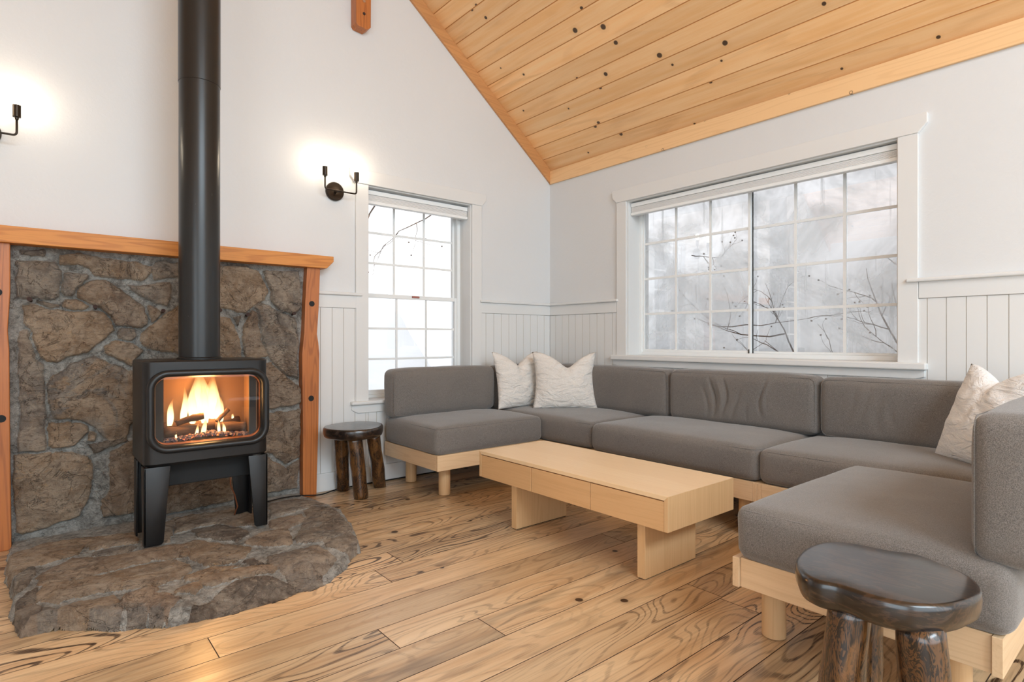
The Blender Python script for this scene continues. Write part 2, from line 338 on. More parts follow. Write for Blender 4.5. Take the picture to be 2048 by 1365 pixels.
WALL_STONES=[["g",[[-3.966,1.519],[-3.806,1.533],[-3.771,1.476],[-3.783,1.408],[-3.785,1.336],[-3.806,1.314],[-3.871,1.317],[-3.903,1.327],[-3.966,1.324],[-3.97,1.397]]],["d",[[-3.957,1.578],[-3.848,1.589],[-3.851,1.553],[-3.952,1.555]]],["g",[[-3.763,1.476],[-3.739,1.484],[-3.666,1.471],[-3.661,1.447],[-3.71,1.388],[-3.72,1.351],[-3.763,1.34],[-3.778,1.372],[-3.775,1.421]]],["t",[[-3.787,1.571],[-3.71,1.585],[-3.61,1.575],[-3.437,1.559],[-3.348,1.541],[-3.351,1.501],[-3.387,1.456],[-3.491,1.455],[-3.631,1.458],[-3.661,1.503],[-3.71,1.52],[-3.787,1.511]]],["b",[[-3.71,1.358],[-3.696,1.402],[-3.636,1.436],[-3.58,1.44],[-3.528,1.412],[-3.48,1.376],[-3.42,1.327],[-3.387,1.29],[-3.371,1.198],[-3.398,1.169],[-3.475,1.177],[-3.528,1.183],[-3.564,1.239],[-3.61,1.282],[-3.661,1.317],[-3.705,1.333]]],["t",[[-3.763,1.325],[-3.71,1.327],[-3.651,1.293],[-3.671,1.273],[-3.72,1.265],[-3.773,1.279]]],["d",[[-3.889,1.313],[-3.834,1.306],[-3.783,1.288],[-3.787,1.272],[-3.825,1.274],[-3.885,1.298]]],["t",[[-3.939,1.287],[-3.899,1.295],[-3.825,1.265],[-3.715,1.253],[-3.641,1.268],[-3.59,1.251],[-3.559,1.214],[-3.533,1.151],[-3.59,1.1],[-3.661,1.032],[-3.759,0.997],[-3.806,0.98],[-3.844,0.981],[-3.867,1.011],[-3.903,1.136],[-3.935,1.188]]],["g",[[-3.959,1.142],[-3.939,1.153],[-3.915,1.145],[-3.898,1.076],[-3.886,0.995],[-3.853,0.97],[-3.848,0.829],[-3.846,0.495],[-3.961,0.501],[-3.965,0.578],[-3.951,0.688],[-3.959,0.888]]],["g",[[-3.474,1.416],[-3.255,1.451],[-3.25,1.349],[-3.278,1.3],[-3.347,1.329],[-3.418,1.373]]],["g",[[-3.338,1.572],[-3.203,1.578],[-3.208,1.486],[-3.338,1.456],[-3.347,1.492],[-3.351,1.534]]],["b",[[-3.369,1.312],[-3.297,1.262],[-3.347,1.203],[-3.365,1.239]]],["g",[[-3.525,1.143],[-3.504,1.169],[-3.435,1.165],[-3.427,1.123],[-3.461,1.092],[-3.521,1.103]]],["t",[[-3.584,1.062],[-3.538,1.092],[-3.461,1.082],[-3.391,1.04],[-3.453,0.948],[-3.513,0.98],[-3.58,1.022]]],["t",[[-3.409,1.134],[-3.292,1.246],[-3.199,1.319],[-3.131,1.322],[-3.131,1.004],[-3.301,1.023],[-3.383,1.061],[-3.418,1.092]]],["gt",[[-3.838,0.844],[-3.823,0.891],[-3.716,0.975],[-3.637,1.013],[-3.53,0.95],[-3.444,0.917],[-3.409,0.874],[-3.409,0.666],[-3.461,0.588],[-3.479,0.517],[-3.571,0.518],[-3.612,0.582],[-3.677,0.638],[-3.816,0.67],[-3.834,0.739]]],["t",[[-3.834,0.653],[-3.677,0.623],[-3.653,0.586],[-3.716,0.505],[-3.793,0.495],[-3.838,0.519]]],["t",[[-3.649,0.586],[-3.612,0.567],[-3.629,0.524],[-3.661,0.528]]],["d",[[-3.661,0.508],[-3.504,0.53],[-3.466,0.511],[-3.637,0.45]]],["t",[[-3.977,0.487],[-3.828,0.482],[-3.742,0.471],[-3.664,0.44],[-3.638,0.415],[-3.641,0.24],[-3.67,0.167],[-3.698,0.11],[-3.828,0.081],[-3.942,0.059],[-3.967,0.077],[-3.979,0.363]]],["b",[[-3.554,0.454],[-3.452,0.514],[-3.365,0.505],[-3.333,0.082],[-3.589,0.081],[-3.601,0.112],[-3.589,0.188],[-3.56,0.226]]],["t",[[-3.058,1.568],[-2.824,1.588],[-2.734,1.559],[-2.676,1.431],[-2.699,1.369],[-2.779,1.318],[-2.824,1.269],[-2.933,1.301],[-3.058,1.313]]],["g",[[-2.711,1.561],[-2.471,1.579],[-2.459,1.317],[-2.521,1.278],[-2.594,1.288],[-2.653,1.347],[-2.665,1.431]]],["g",[[-2.768,1.318],[-2.722,1.35],[-2.594,1.288],[-2.496,1.254],[-2.465,1.092],[-2.484,0.942],[-2.484,0.83],[-2.57,0.858],[-2.665,0.959],[-2.722,1.104],[-2.745,1.271]]],["b",[[-2.835,1.186],[-2.779,1.294],[-2.751,1.283],[-2.728,1.104],[-2.676,0.995],[-2.824,0.951],[-2.846,1.116]]],["t",[[-3.058,1.251],[-2.911,1.243],[-2.857,1.104],[-2.846,0.951],[-3.058,0.957]]],["d",[[-2.9,1.244],[-2.846,1.257],[-2.868,1.186]]],["b",[[-2.665,0.947],[-2.557,0.845],[-2.459,0.766],[-2.459,0.653],[-2.665,0.632],[-2.813,0.643],[-2.813,0.927]]],["b",[[-2.653,0.606],[-2.459,0.616],[-2.459,0.44],[-2.471,0.279],[-2.557,0.241],[-2.665,0.329],[-2.824,0.349],[-2.813,0.619]]],["b",[[-2.676,0.306],[-2.557,0.216],[-2.471,0.267],[-2.484,0.069],[-2.676,0.064],[-2.824,0.09],[-2.824,0.325]]],["t",[[-3.284,0.949],[-3.052,0.926],[-3.043,0.562],[-3.258,0.522]]],["b",[[-3.023,0.91],[-2.845,0.92],[-2.836,0.543],[-3.015,0.544]]],["t",[[-3.284,0.479],[-2.86,0.48],[-2.845,0.298],[-3.284,0.282]]],["b",[[-3.297,0.254],[-2.86,0.267],[-2.845,0.052],[-3.284,0.04]]]]
HEARTH_STONES=[["t",[[-3.994,-0.419],[-3.978,-0.371],[-3.921,-0.339],[-3.843,-0.27],[-3.74,-0.285],[-3.697,-0.469],[-3.726,-0.598],[-3.789,-0.635],[-3.862,-0.66],[-3.904,-0.653],[-3.956,-0.728],[-3.983,-0.731],[-3.994,-0.619]]],["g",[[-3.969,-0.853],[-3.958,-0.79],[-3.91,-0.688],[-3.888,-0.693],[-3.892,-0.82],[-3.913,-0.888],[-3.938,-0.981],[-3.96,-0.996],[-3.972,-0.908]]],["b",[[-3.892,-0.857],[-3.873,-0.798],[-3.818,-0.724],[-3.748,-0.639],[-3.674,-0.731],[-3.588,-0.758],[-3.514,-0.744],[-3.366,-0.787],[-3.242,-0.875],[-3.245,-0.985],[-3.379,-0.978],[-3.466,-0.949],[-3.59,-0.956],[-3.707,-0.975],[-3.77,-0.972],[-3.83,-0.957],[-3.878,-0.953]]],["t",[[-3.866,-0.962],[-3.74,-1.008],[-3.577,-0.994],[-3.401,-1.003],[-3.346,-1.106],[-3.352,-1.181],[-3.407,-1.25],[-3.511,-1.271],[-3.603,-1.24],[-3.69,-1.189],[-3.75,-1.193],[-3.802,-1.181],[-3.825,-1.203],[-3.885,-1.143],[-3.89,-1.065]]],["t",[[-3.84,-1.354],[-3.824,-1.273],[-3.796,-1.257],[-3.644,-1.282],[-3.634,-1.332],[-3.654,-1.396],[-3.761,-1.392],[-3.784,-1.427],[-3.815,-1.402]]],["b",[[-3.622,-1.31],[-3.513,-1.281],[-3.5,-1.326],[-3.522,-1.351],[-3.483,-1.406],[-3.449,-1.487],[-3.507,-1.558],[-3.583,-1.489],[-3.624,-1.44],[-3.636,-1.382]]],["d",[[-3.968,-1.163],[-3.945,-1.072],[-3.91,-1.005],[-3.884,-0.982],[-3.89,-1.148],[-3.931,-1.154],[-3.949,-1.217],[-3.964,-1.199]]],["b",[[-3.936,-1.18],[-3.918,-1.136],[-3.89,-1.168],[-3.884,-1.252],[-3.891,-1.329],[-3.916,-1.436],[-3.932,-1.463],[-3.938,-1.376]]],["g",[[-3.732,-1.321],[-3.631,-1.367],[-3.634,-1.45],[-3.673,-1.507],[-3.738,-1.47],[-3.748,-1.401]]],["g",[[-3.621,-1.385],[-3.564,-1.433],[-3.56,-1.493],[-3.581,-1.566],[-3.633,-1.523]]],["g",[[-3.549,-1.455],[-3.497,-1.498],[-3.529,-1.565],[-3.559,-1.576]]],["g",[[-3.883,-1.195],[-3.848,-1.243],[-3.812,-1.328],[-3.766,-1.394],[-3.737,-1.409],[-3.751,-1.459],[-3.815,-1.414],[-3.871,-1.384],[-3.891,-1.324]]],["g",[[-3.688,-0.675],[-3.665,-0.601],[-3.536,-0.612],[-3.493,-0.665],[-3.517,-0.71],[-3.586,-0.73],[-3.672,-0.703]]],["t",[[-3.836,-0.259],[-3.701,-0.263],[-3.474,-0.337],[-3.484,-0.622],[-3.542,-0.59],[-3.681,-0.572],[-3.693,-0.464]]],["d",[[-3.489,-1.607],[-3.346,-1.52],[-3.229,-1.437],[-3.147,-1.447],[-3.088,-1.481],[-3.013,-1.543],[-3.02,-1.627],[-3.051,-1.713],[-3.113,-1.701],[-3.239,-1.698],[-3.397,-1.706],[-3.506,-1.712],[-3.537,-1.691],[-3.522,-1.635]]],["t",[[-3.357,-1.345],[-3.317,-1.289],[-3.242,-1.289],[-3.129,-1.302],[-3.048,-1.353],[-3.045,-1.406],[-3.076,-1.444],[-3.183,-1.416],[-3.254,-1.431],[-3.339,-1.431],[-3.361,-1.399]]],["g",[[-3.041,-1.236],[-2.963,-1.247],[-2.8,-1.247],[-2.772,-1.424],[-2.815,-1.461],[-2.883,-1.524],[-2.915,-1.594],[-3.016,-1.616],[-3.046,-1.5],[-3.045,-1.422],[-3.063,-1.323]]],["g",[[-2.759,-1.199],[-2.589,-1.166],[-2.596,-1.25],[-2.644,-1.378],[-2.693,-1.396],[-2.734,-1.361],[-2.775,-1.268]]],["g",[[-2.856,-1.076],[-2.664,-0.727],[-2.636,-0.579],[-2.53,-0.515],[-2.476,-0.592],[-2.498,-0.811],[-2.572,-1.157],[-2.67,-1.21],[-2.782,-1.201],[-2.874,-1.145]]],["b",[[-3.08,-0.973],[-2.966,-0.874],[-2.827,-0.873],[-2.865,-1.069],[-2.897,-1.146],[-2.97,-1.105],[-3.055,-1.034]]],["b",[[-2.859,-0.672],[-2.79,-0.649],[-2.674,-0.664],[-2.684,-0.764],[-2.733,-0.828],[-2.836,-0.865],[-2.897,-0.815]]],["t",[[-3.357,-0.821],[-3.253,-0.787],[-3.157,-0.929],[-3.089,-1.006],[-3.064,-1.066],[-3.122,-1.169],[-3.188,-1.219],[-3.287,-1.187],[-3.323,-1.072],[-3.339,-0.987],[-3.382,-0.969]]],["d",[[-3.23,-0.536],[-3.095,-0.55],[-3.022,-0.71],[-3.011,-0.836],[-3.097,-0.917],[-3.162,-0.841],[-3.242,-0.732]]],["b",[[-3.246,-0.157],[-3.01,-0.177],[-2.764,-0.32],[-2.887,-0.725],[-3.011,-0.671],[-3.091,-0.529],[-3.222,-0.494],[-3.31,-0.54]]],["g",[[-2.727,-0.221],[-2.544,-0.201],[-2.472,-0.401],[-2.473,-0.531],[-2.633,-0.552],[-2.716,-0.6],[-2.839,-0.608]]],["t",[[-3.398,-1.266],[-3.271,-1.217],[-3.164,-1.256],[-3.271,-1.28],[-3.36,-1.328],[-3.404,-1.32]]],["d",[[-3.145,-1.22],[-3.098,-1.225],[-3.071,-1.317],[-3.127,-1.295]]],["t",[[-3.45,-1.379],[-3.355,-1.347],[-3.359,-1.428],[-3.396,-1.471],[-3.444,-1.411],[-3.474,-1.451]]],["b",[[-3.449,-0.447],[-3.246,-0.157],[-3.316,-0.512],[-3.361,-0.696],[-3.478,-0.68]]]]
HEARTH_OUTLINE=[[-3.997,-0.229],[-3.995,-0.56],[-3.981,-0.702],[-3.965,-0.911],[-3.957,-0.943],[-3.97,-1.076],[-3.956,-1.181],[-3.941,-1.226],[-3.933,-1.304],[-3.873,-1.312],[-3.822,-1.326],[-3.735,-1.407],[-3.633,-1.479],[-3.514,-1.558],[-3.315,-1.606],[-3.122,-1.604],[-3.007,-1.575],[-2.965,-1.591],[-2.866,-1.559],[-2.747,-1.45],[-2.631,-1.321],[-2.609,-1.309],[-2.6,-1.284],[-2.542,-1.127],[-2.501,-0.993],[-2.462,-0.8],[-2.434,-0.664],[-2.449,-0.464],[-2.441,-0.271],[-2.467,-0.12]]
STOOL_B=[[-2.318,-3.386],[-2.212,-3.367],[-2.123,-3.378],[-2.077,-3.416],[-2.058,-3.468],[-2.048,-3.529],[-2.023,-3.584],[-2.05,-3.648],[-2.081,-3.702],[-2.12,-3.737],[-2.17,-3.758],[-2.224,-3.761],[-2.294,-3.747],[-2.352,-3.72],[-2.391,-3.682],[-2.411,-3.638],[-2.416,-3.588],[-2.412,-3.532],[-2.425,-3.482],[-2.401,-3.435]]
STOOL_A=[[-2.309,-0.105],[-2.183,0.15],[-2.042,0.25],[-1.911,0.217],[-1.857,0.021],[-1.925,-0.268],[-2.047,-0.474],[-2.208,-0.614],[-2.35,-0.622],[-2.396,-0.457]]

# ---------------- planked surfaces ----------------
def planks(name, rows, place, mats, bev, dep, seed, parent=None, back=None):
    """rows: (u0,u1,v0,v1); place(u,v,h) -> world point; h is height out of the surface"""
    rng = random.Random(seed); V = []; F = []; M = []; U = []; Cc = []
    for (u0, u1, v0, v1) in rows:
        n = len(V); c = (rng.random(), rng.random(), rng.random(), 1)
        outer = [(u0, v0), (u1, v0), (u1, v1), (u0, v1)]; b = min(bev, (u1 - u0) * .3, (v1 - v0) * .3)
        inner = [(u0 + b, v0 + b), (u1 - b, v0 + b), (u1 - b, v1 - b), (u0 + b, v1 - b)]
        V += [place(u, v, -dep) for u, v in outer] + [place(u, v, 0) for u, v in inner]
        F.append((n + 4, n + 5, n + 6, n + 7)); M.append(0); U += inner; Cc += [c] * 4
        for k in range(4):
            j = (k + 1) % 4; F.append((n + k, n + j, n + 4 + j, n + 4 + k)); M.append(1); U += [outer[k], outer[j], inner[j], inner[k]]; Cc += [c] * 4
    if back:
        n = len(V); u0, u1, v0, v1, t = back
        P = [(u0, v0), (u1, v0), (u1, v1), (u0, v1)]
        V += [place(u, v, -dep) for u, v in P] + [place(u, v, -dep - t) for u, v in P]
        for f in ((0, 1, 2, 3), (7, 6, 5, 4), (0, 4, 5, 1), (1, 5, 6, 2), (2, 6, 7, 3), (3, 7, 4, 0)):
            F.append(tuple(n + i for i in f)); M.append(1); U += [(0, 0)] * 4; Cc += [(0, 0, 0, 1)] * 4
    o = mesh(name, V, F, mats, parent, fm=M); me = o.data
    uv = me.uv_layers.new(name='UVMap'); uv.data.foreach_set('uv', [x for p in U for x in p])
    ca = me.color_attributes.new('rnd', 'FLOAT_COLOR', 'CORNER'); ca.data.foreach_set('color', [x for c in Cc for x in c])
    # make every face look along +h
    e = Vector(place(0, 0, 1)) - Vector(place(0, 0, 0))
    bm = bmesh.new(); bm.from_mesh(me)
    bmesh.ops.reverse_faces(bm, faces=[f for f in bm.faces if f.normal.dot(e) < -.3 and not (back and f.index >= len(rows) * 5)]); bm.to_mesh(me); bm.free()
    return o

X0, Y0 = -6.2, -7.5                      # far corners of the room; x = 0 and y = 0 are the walls in view
rng = random.Random(5)
fixed = {-1: [-2.65], -2: [], 0: [-3.406], 1: [-1.43], 5: [-1.64, -3.9], 6: [-1.66]}
rows = []; PW = .1733; k0 = -1.915
for k in range(-12, 33):
    v1 = k0 - PW * (k - 1); v0 = v1 - PW
    v1 = min(v1, 0.0); v0 = max(v0, Y0)
    if v1 - v0 < .02: continue
    js = sorted(fixed.get(k, [])) ; x = X0
    cuts = [X0] + js + [0.0]; full = [X0]
    for a_, b_ in zip(cuts[:-1], cuts[1:]):
        L = b_ - a_; n = 2 if not js else 1
        pts = [a_ + L * (i + rng.uniform(-.22, .22)) / n for i in range(1, n)]
        full += pts + [b_]
    for a_, b_ in zip(full[:-1], full[1:]): rows.append((a_, b_, v0, v1))
floor = tag(planks('floor', rows, lambda u, v, h: (u, v, h), [floor_m, floor_g], .0018, .002, 11, back=(X0, 0, Y0, 0, .1)), kind='structure')

# ceiling : two slopes of tongue and groove pine
SL = .775; ZE = 2.75; cs = 1 / math.hypot(1, SL); sn = SL * cs
xr = X0 / 2; run = -xr / cs; BW = .1425
rows = []; v = 0.0; k = 0
while v < run - .01:
    v1 = min(v + BW, run); r_ = random.Random(k); y = 0.
    while y > Y0:
        L = 9.; y1 = max(y - L, Y0) if y - L > Y0 + .6 else Y0
        rows.append((y1, y, v, v1)); y = y1
    v = v1; k += 1
def pr(u, v, h): return (-v * cs - h * sn, u, ZE + v * sn - h * cs)
def pl(u, v, h): return (X0 + v * cs + h * sn, u, ZE + v * sn - h * cs)
ceil = tag(planks('ceiling', rows, pr, [ceil_m, ceil_g], .0035, .0028, 21, back=(Y0, 0, 0, run, .1)), kind='structure')
planks('sloping_boards', rows, pl, [ceil_m, ceil_g], .0035, .0028, 22, parent=ceil, back=(Y0, 0, 0, run, .1))

# ---------------- walls ----------------
WA = (-1.93, -.954, .632, 2.283)      # tall window opening in wall y = 0   (x0,x1,z0,z1)
WC = (-5.45, -4.42, .632, 2.283)      # its twin left of the fireplace, out of frame but mirrored in the wide window
WB = (-2.956, -.956, .965, 2.283)     # wide window opening in wall x = 0   (y0,y1,z0,z1)
TH = .26
def wall_boxes(mb, axis, span, zt, holes, f0, f1):
    xs = [span[0]]
    for h in sorted(holes): xs += [h[0], h[1]]
    xs.append(span[1])
    def bx(a, b, z0, z1):
        if axis == 0: mb.box(a, b, f0, f1, z0, z1)
        else: mb.box(f0, f1, a, b, z0, z1)
    for i in range(0, len(xs), 2): bx(xs[i], xs[i + 1], 0, zt)
    for h in sorted(holes): bx(h[0], h[1], 0, h[2]); bx(h[0], h[1], h[3], zt)
gab = [(X0, ZE), (0, ZE), (xr, ZE + run * sn)]
mb = MB(); wall_boxes(mb, 0, (X0 - TH, TH), ZE, [WA, WC], 0, TH); mb.prism(gab, 1, 0, TH)
wb = tag(mb.build('wall_back', plaster), kind='structure')
mb = MB(); wall_boxes(mb, 1, (Y0 - .0, 0), ZE, [WB], 0, TH)
wr = tag(mb.build('wall_right', plaster), kind='structure')
mb = MB(); wall_boxes(mb, 1, (Y0, 0), ZE, [], X0 - TH, X0); tag(mb.build('wall_left', plaster), kind='structure')
mb = MB(); wall_boxes(mb, 0, (X0 - TH, TH), ZE, [], Y0 - TH, Y0); mb.prism(gab, 1, Y0 - TH, Y0); tag(mb.build('wall_front', plaster), kind='structure')

# beadboard wainscot
def bead(name, axis, spans, parent, seed, origin):
    """spans: (a0,a1,z0,z1); boards .0885 wide counted from origin"""
    rows = []
    for a0, a1, z0, z1 in spans:
        k = math.floor((a0 - origin) / .0885); a = origin + k * .0885
        while a < a1 - 1e-6:
            l, r = max(a, a0), min(a + .0885, a1)
            if r - l > .004: rows.append((l, r, z0, z1))
            a += .0885
    pl_ = (lambda u, v, h: (u, -.012 - h, v)) if axis == 0 else (lambda u, v, h: (-.012 - h, u, v))
    return planks(name, rows, pl_, [paint, groove], .0022, .0035, seed, parent)
ZB, ZC = .13, 1.337
bead('beadboard_panelling', 0, [(-2.36, WA[0], ZB, ZC), (WA[0], WA[1], ZB, WA[2]), (WA[1], -.012, ZB, ZC)], wb, 1, -.002)
bead('beadboard_panelling', 0, [(X0, WC[0], ZB, ZC), (WC[0], WC[1], ZB, WC[2]), (WC[1], -4.1, ZB, ZC)], wb, 2, -.002)
bead('beadboard_panelling', 1, [(WB[1], -.012, ZB, ZC), (WB[0], WB[1], ZB, WB[2]), (Y0, WB[0], ZB, ZC)], wr, 3, -.002)
def rail_a(x0, x1, capx0, capx1):
    mb = MB().box(x0, x1, -.02, 0, ZC, 1.432, .002); mb.build('frieze_board', paint, wb)
    MB().box(capx0, capx1, -.042, 0, 1.43, 1.452, .007).build('chair_rail', paint, wb)
rail_a(-2.36, -2.03, -2.35, -1.985); rail_a(-.855, 0, -.872, 0); rail_a(X0, -5.55, X0, -5.5); rail_a(-4.32, -4.1, -4.37, -4.1)
def rail_b(y0, y1, c0, c1):
    MB().box(-.02, 0, y0, y1, ZC, 1.432, .002).build('frieze_board', paint, wr)
    MB().box(-.042, 0, c0, c1, 1.43, 1.452, .007).build('chair_rail', paint, wr)
rail_b(-.85, 0, -.872, 0); rail_b(Y0, -3.06, Y0, -3.003)
for nm, bx_ in (('baseboard_back', (-2.34, 0, -.026, 0)), ('baseboard_left_bay', (X0, -4.1, -.026, 0)), ('baseboard_right', (-.026, 0, Y0, 0))):
    tag(MB().box(*bx_, 0, .131, .003).build(nm, paint), kind='structure')

# window trims: (a0,a1,z0,z1) opening
def trim(name, axis, W, zsill, apron_z, horn):
    a0, a1, z0, z1 = W; cw = .102; t = .022
    mb = MB()
    def bx(l, r, zz0, zz1, th, b=.003):
        if axis == 0: mb.box(l, r, -th, 0, zz0, zz1, b)
        else: mb.box(-th, 0, l, r, zz0, zz1, b)
    bx(a0 - cw, a0, zsill, z1, t); bx(a1, a1 + cw, zsill, z1, t)
    tp = 2.39; x0, x1 = a0 - cw - horn, a1 + cw + horn
    pts = [(x0, tp), (x1, tp), (x1, 2.332), (x1 - horn, z1), (x0 + horn, z1), (x0, 2.332)]
    ap = [(x0 + .012, zsill), (x1 - .012, zsill), (x1 - .012, zsill - .04), (x1 - .06, apron_z), (x0 + .06, apron_z), (x0 + .012, zsill - .04)]
    if axis == 0: mb.prism(pts, 1, -.027, 0, .003); mb.prism(ap, 1, -.024, 0, .003)
    else: mb.prism(pts, 0, -.027, 0, .003); mb.prism(ap, 0, -.024, 0, .003)
    o = tag(mb.build(name, paint), kind='structure')
    s = MB()
    if axis == 0: s.box(x0 - .0, x1 + .0, -.055, .0, zsill - .0, z0 + .004, .008); s.box(a0, a1, -.01, .17, z0 - .005, z0 + .004, .001)
    else: s.box(-.055, 0, x0, x1, zsill, z0 + .004, .008); s.box(-.01, .17, a0, a1, z0 - .005, z0 + .004, .001)
    s.build('window_sill', paint, o)
    r = MB()   # painted reveal boards
    if axis == 0:
        r.box(a0, a0 + .008, 0, .17, z0, z1); r.box(a1 - .008, a1, 0, .17, z0, z1); r.box(a0 + .008, a1 - .008, 0, .17, z1 - .008, z1)
    else:
        r.box(0, .17, a0, a0 + .008, z0, z1); r.box(0, .17, a1 - .008, a1, z0, z1); r.box(0, .17, a0 + .008, a1 - .008, z1 - .008, z1)
    r.build('reveal_boards', paint, o)
trim('trim_1', 0, WA, .61, .545, .045); trim('trim_2', 0, WC, .61, .545, .045); trim('trim_3', 1, WB, .928, .876, .045)

# double-hung window in wall y=0
def hung(name, W, glass):
    x0, x1, z0, z1 = W; x0 += .008; x1 -= .008; z1 -= .008; z0 += .004
    root = MB()
    y0, y1 = .155, .25; f = .03
    root.box(x0, x0 + f, y0, y1, z0, z1, .002); root.box(x1 - f, x1, y0, y1, z0, z1, .002)
    root.box(x0 + f, x1 - f, y0, y1, z1 - f, z1, .002); root.box(x0 + f, x1 - f, y0, y1, z0, z0 + .025, .002)
    o = tag(root.build(name, vinyl), kind='structure')
    zm = 1.457
    def sash(nm, a, b, ya, yb, st, bot, top, nx, nz):
        l, r = x0 + f, x1 - f
        m = MB().box(l, l + st, ya, yb, a, b, .002).box(r - st, r, ya, yb, a, b, .002).box(l + st, r - st, ya, yb, a, a + bot, .002).box(l + st, r - st, ya, yb, b - top, b, .002)
        s = m.build(nm, vinyl, o)
        g0, g1, h0, h1 = l + st, r - st, a + bot, b - top; yc = (ya + yb) / 2
        mm = MB()
        for i in range(1, nx): xx = g0 + (g1 - g0) * i / nx; mm.box(xx - .009, xx + .009, yc - .004, yc + .004, h0, h1)
        for i in range(1, nz): zz = h0 + (h1 - h0) * i / nz; mm.box(g0, g1, yc - .0045, yc + .0035, zz - .009, zz + .009)
        mm.build('muntins', vinyl, s)
        MB().box(g0, g1, yc + .006, yc + .009, h0, h1).build('glass_pane', glass, s)
        return s
    sash('lower_sash', z0 + .025, zm + .012, .165, .195, .022, .035, .03, 3, 3)
    sash('upper_sash', zm - .012, z1 - f, .205, .235, .018, .03, .03, 3, 3)
    xm = (x0 + x1) / 2 + .03
    MB().box(xm - .035, xm + .035, .157, .168, zm - .006, zm + .010, .002).build('sash_lock_label', red_p, o)
    return o
hung('window_1', WA, glass_a); hung('window_2', WC, glass_a)

# sliding window in wall x=0
def slider():
    y0, y1, z0, z1 = WB; y0 += .008; y1 -= .008; z1 -= .008; z0 += .004
    x0, x1 = .15, .25; f = .026
    m = MB().box(x0, x1, y0, y0 + f, z0, z1, .002).box(x0, x1, y1 - f, y1, z0, z1, .002).box(x0, x1, y0 + f, y1 - f, z1 - f, z1, .002).box(x0, x1, y0 + f, y1 - f, z0, z0 + .03, .002)
    o = tag(m.build('window_3', vinyl), kind='structure'); ym = -1.948
    def sash(nm, a, b, xa, xb, st):
        h0, h1 = z0 + .03, z1 - f
        s = MB().box(xa, xb, a, a + st, h0, h1, .002).box(xa, xb, b - st, b, h0, h1, .002).box(xa, xb, a + st, b - st, h0, h0 + st, .002).box(xa, xb, a + st, b - st, h1 - st, h1, .002).build(nm, vinyl, o)
        g0, g1, h0, h1 = a + st, b - st, h0 + st, h1 - st; xc = (xa + xb) / 2; mm = MB()
        for i in range(1, 3): yy = g0 + (g1 - g0) * i / 3; mm.box(xc - .004, xc + .004, yy - .0095, yy + .0095, h0, h1)
        for i in range(1, 4): zz = h0 + (h1 - h0) * i / 4 ; mm.box(xc - .0045, xc + .0035, g0, g1, zz - .0095, zz + .0095)
        mm.build('muntins', vinyl, s)
        MB().box(xc + .006, xc + .009, g0, g1, h0, h1).build('glass_pane', glass_b, s)
        return s
    s = sash('sliding_sash', ym - .02, y1 - f, .16, .185, .02)
    MB().box(.150, .162, ym - .012, ym - .002, 1.36, 1.50, .002).build('sash_pull', vinyl, s)
    sash('fixed_sash', y0 + f, ym + .012, .20, .228, .016)
    MB().box(.187, .199, ym - .022, ym + .004, z0 + .03, z1 - f).build('weather_seal', black_rubber, o)
    MB().box(.152, .157, ym - .012, ym - .004, z0 + .03, z0 + .06, .001).build('night_latch', bronze, o)
slider()

# unseen window frames added round the fill lights; no openings behind them
def added_frame(name, axis, f, a0, a1, z0, z1, n):
    m = MB()
    def bx(l, r, zz0, zz1):
        m.box(l, r, f, f + .06, zz0, zz1, .003) if axis == 0 else m.box(f, f + .06, l, r, zz0, zz1, .003)
    bx(a0 - .1, a1 + .1, z1, z1 + .1); bx(a0 - .1, a1 + .1, z0 - .1, z0)
    for i in range(n + 1): c = a0 + (a1 - a0) * i / n; bx(c - .035, c + .035, z0, z1)
    tag(m.build(name, paint), kind='structure')
added_frame('added_frame_4', 0, Y0, -5.4, -.8, .5, 3.0, 4); added_frame('added_frame_5', 1, X0, -6.8, -3.8, .45, 2.55, 3); added_frame('added_frame_6', 0, Y0, -4.7, -1.5, 3.2, 4.1, 3)

# cellular shades, pulled up
def blind(lab, axis, a0, a1, zt, zb, f):
    r = empty('cellular_shade', ((a0 + a1) / 2, f, zb) if axis == 0 else (f, (a0 + a1) / 2, zb), lab, 'window blind')
    def bx(m, d0, d1, z0, z1, b=.002, e=0.):
        return m.box(a0 + e, a1 - e, f + d0, f + d1, z0, z1, b) if axis == 0 else m.box(f + d0, f + d1, a0 + e, a1 - e, z0, z1, b)
    bx(MB(), 0, .05, zt - .034, zt, .004).build('head_rail', vinyl, r)
    m = MB(); n = 7; zz = np.linspace(zt - .036, zb + .026, n + 1)
    for i in range(n): bx(m, .004, .046, zz[i + 1] + .0006, zz[i] - .0006, .0022, .003)
    m.build('pleated_stack', shade_m, r)
    bx(MB(), .0, .05, zb, zb + .025, .004).build('bottom_rail', vinyl, r)
blind('white pleated shade drawn up at the head of the tall double-hung window', 0, WA[0] + .012, WA[1] - .012, 2.262, 2.156, .035)
blind('long white pleated shade drawn up at the head of the wide sliding window', 1, WB[0] + .012, WB[1] - .012, 2.266, 2.162, .03)

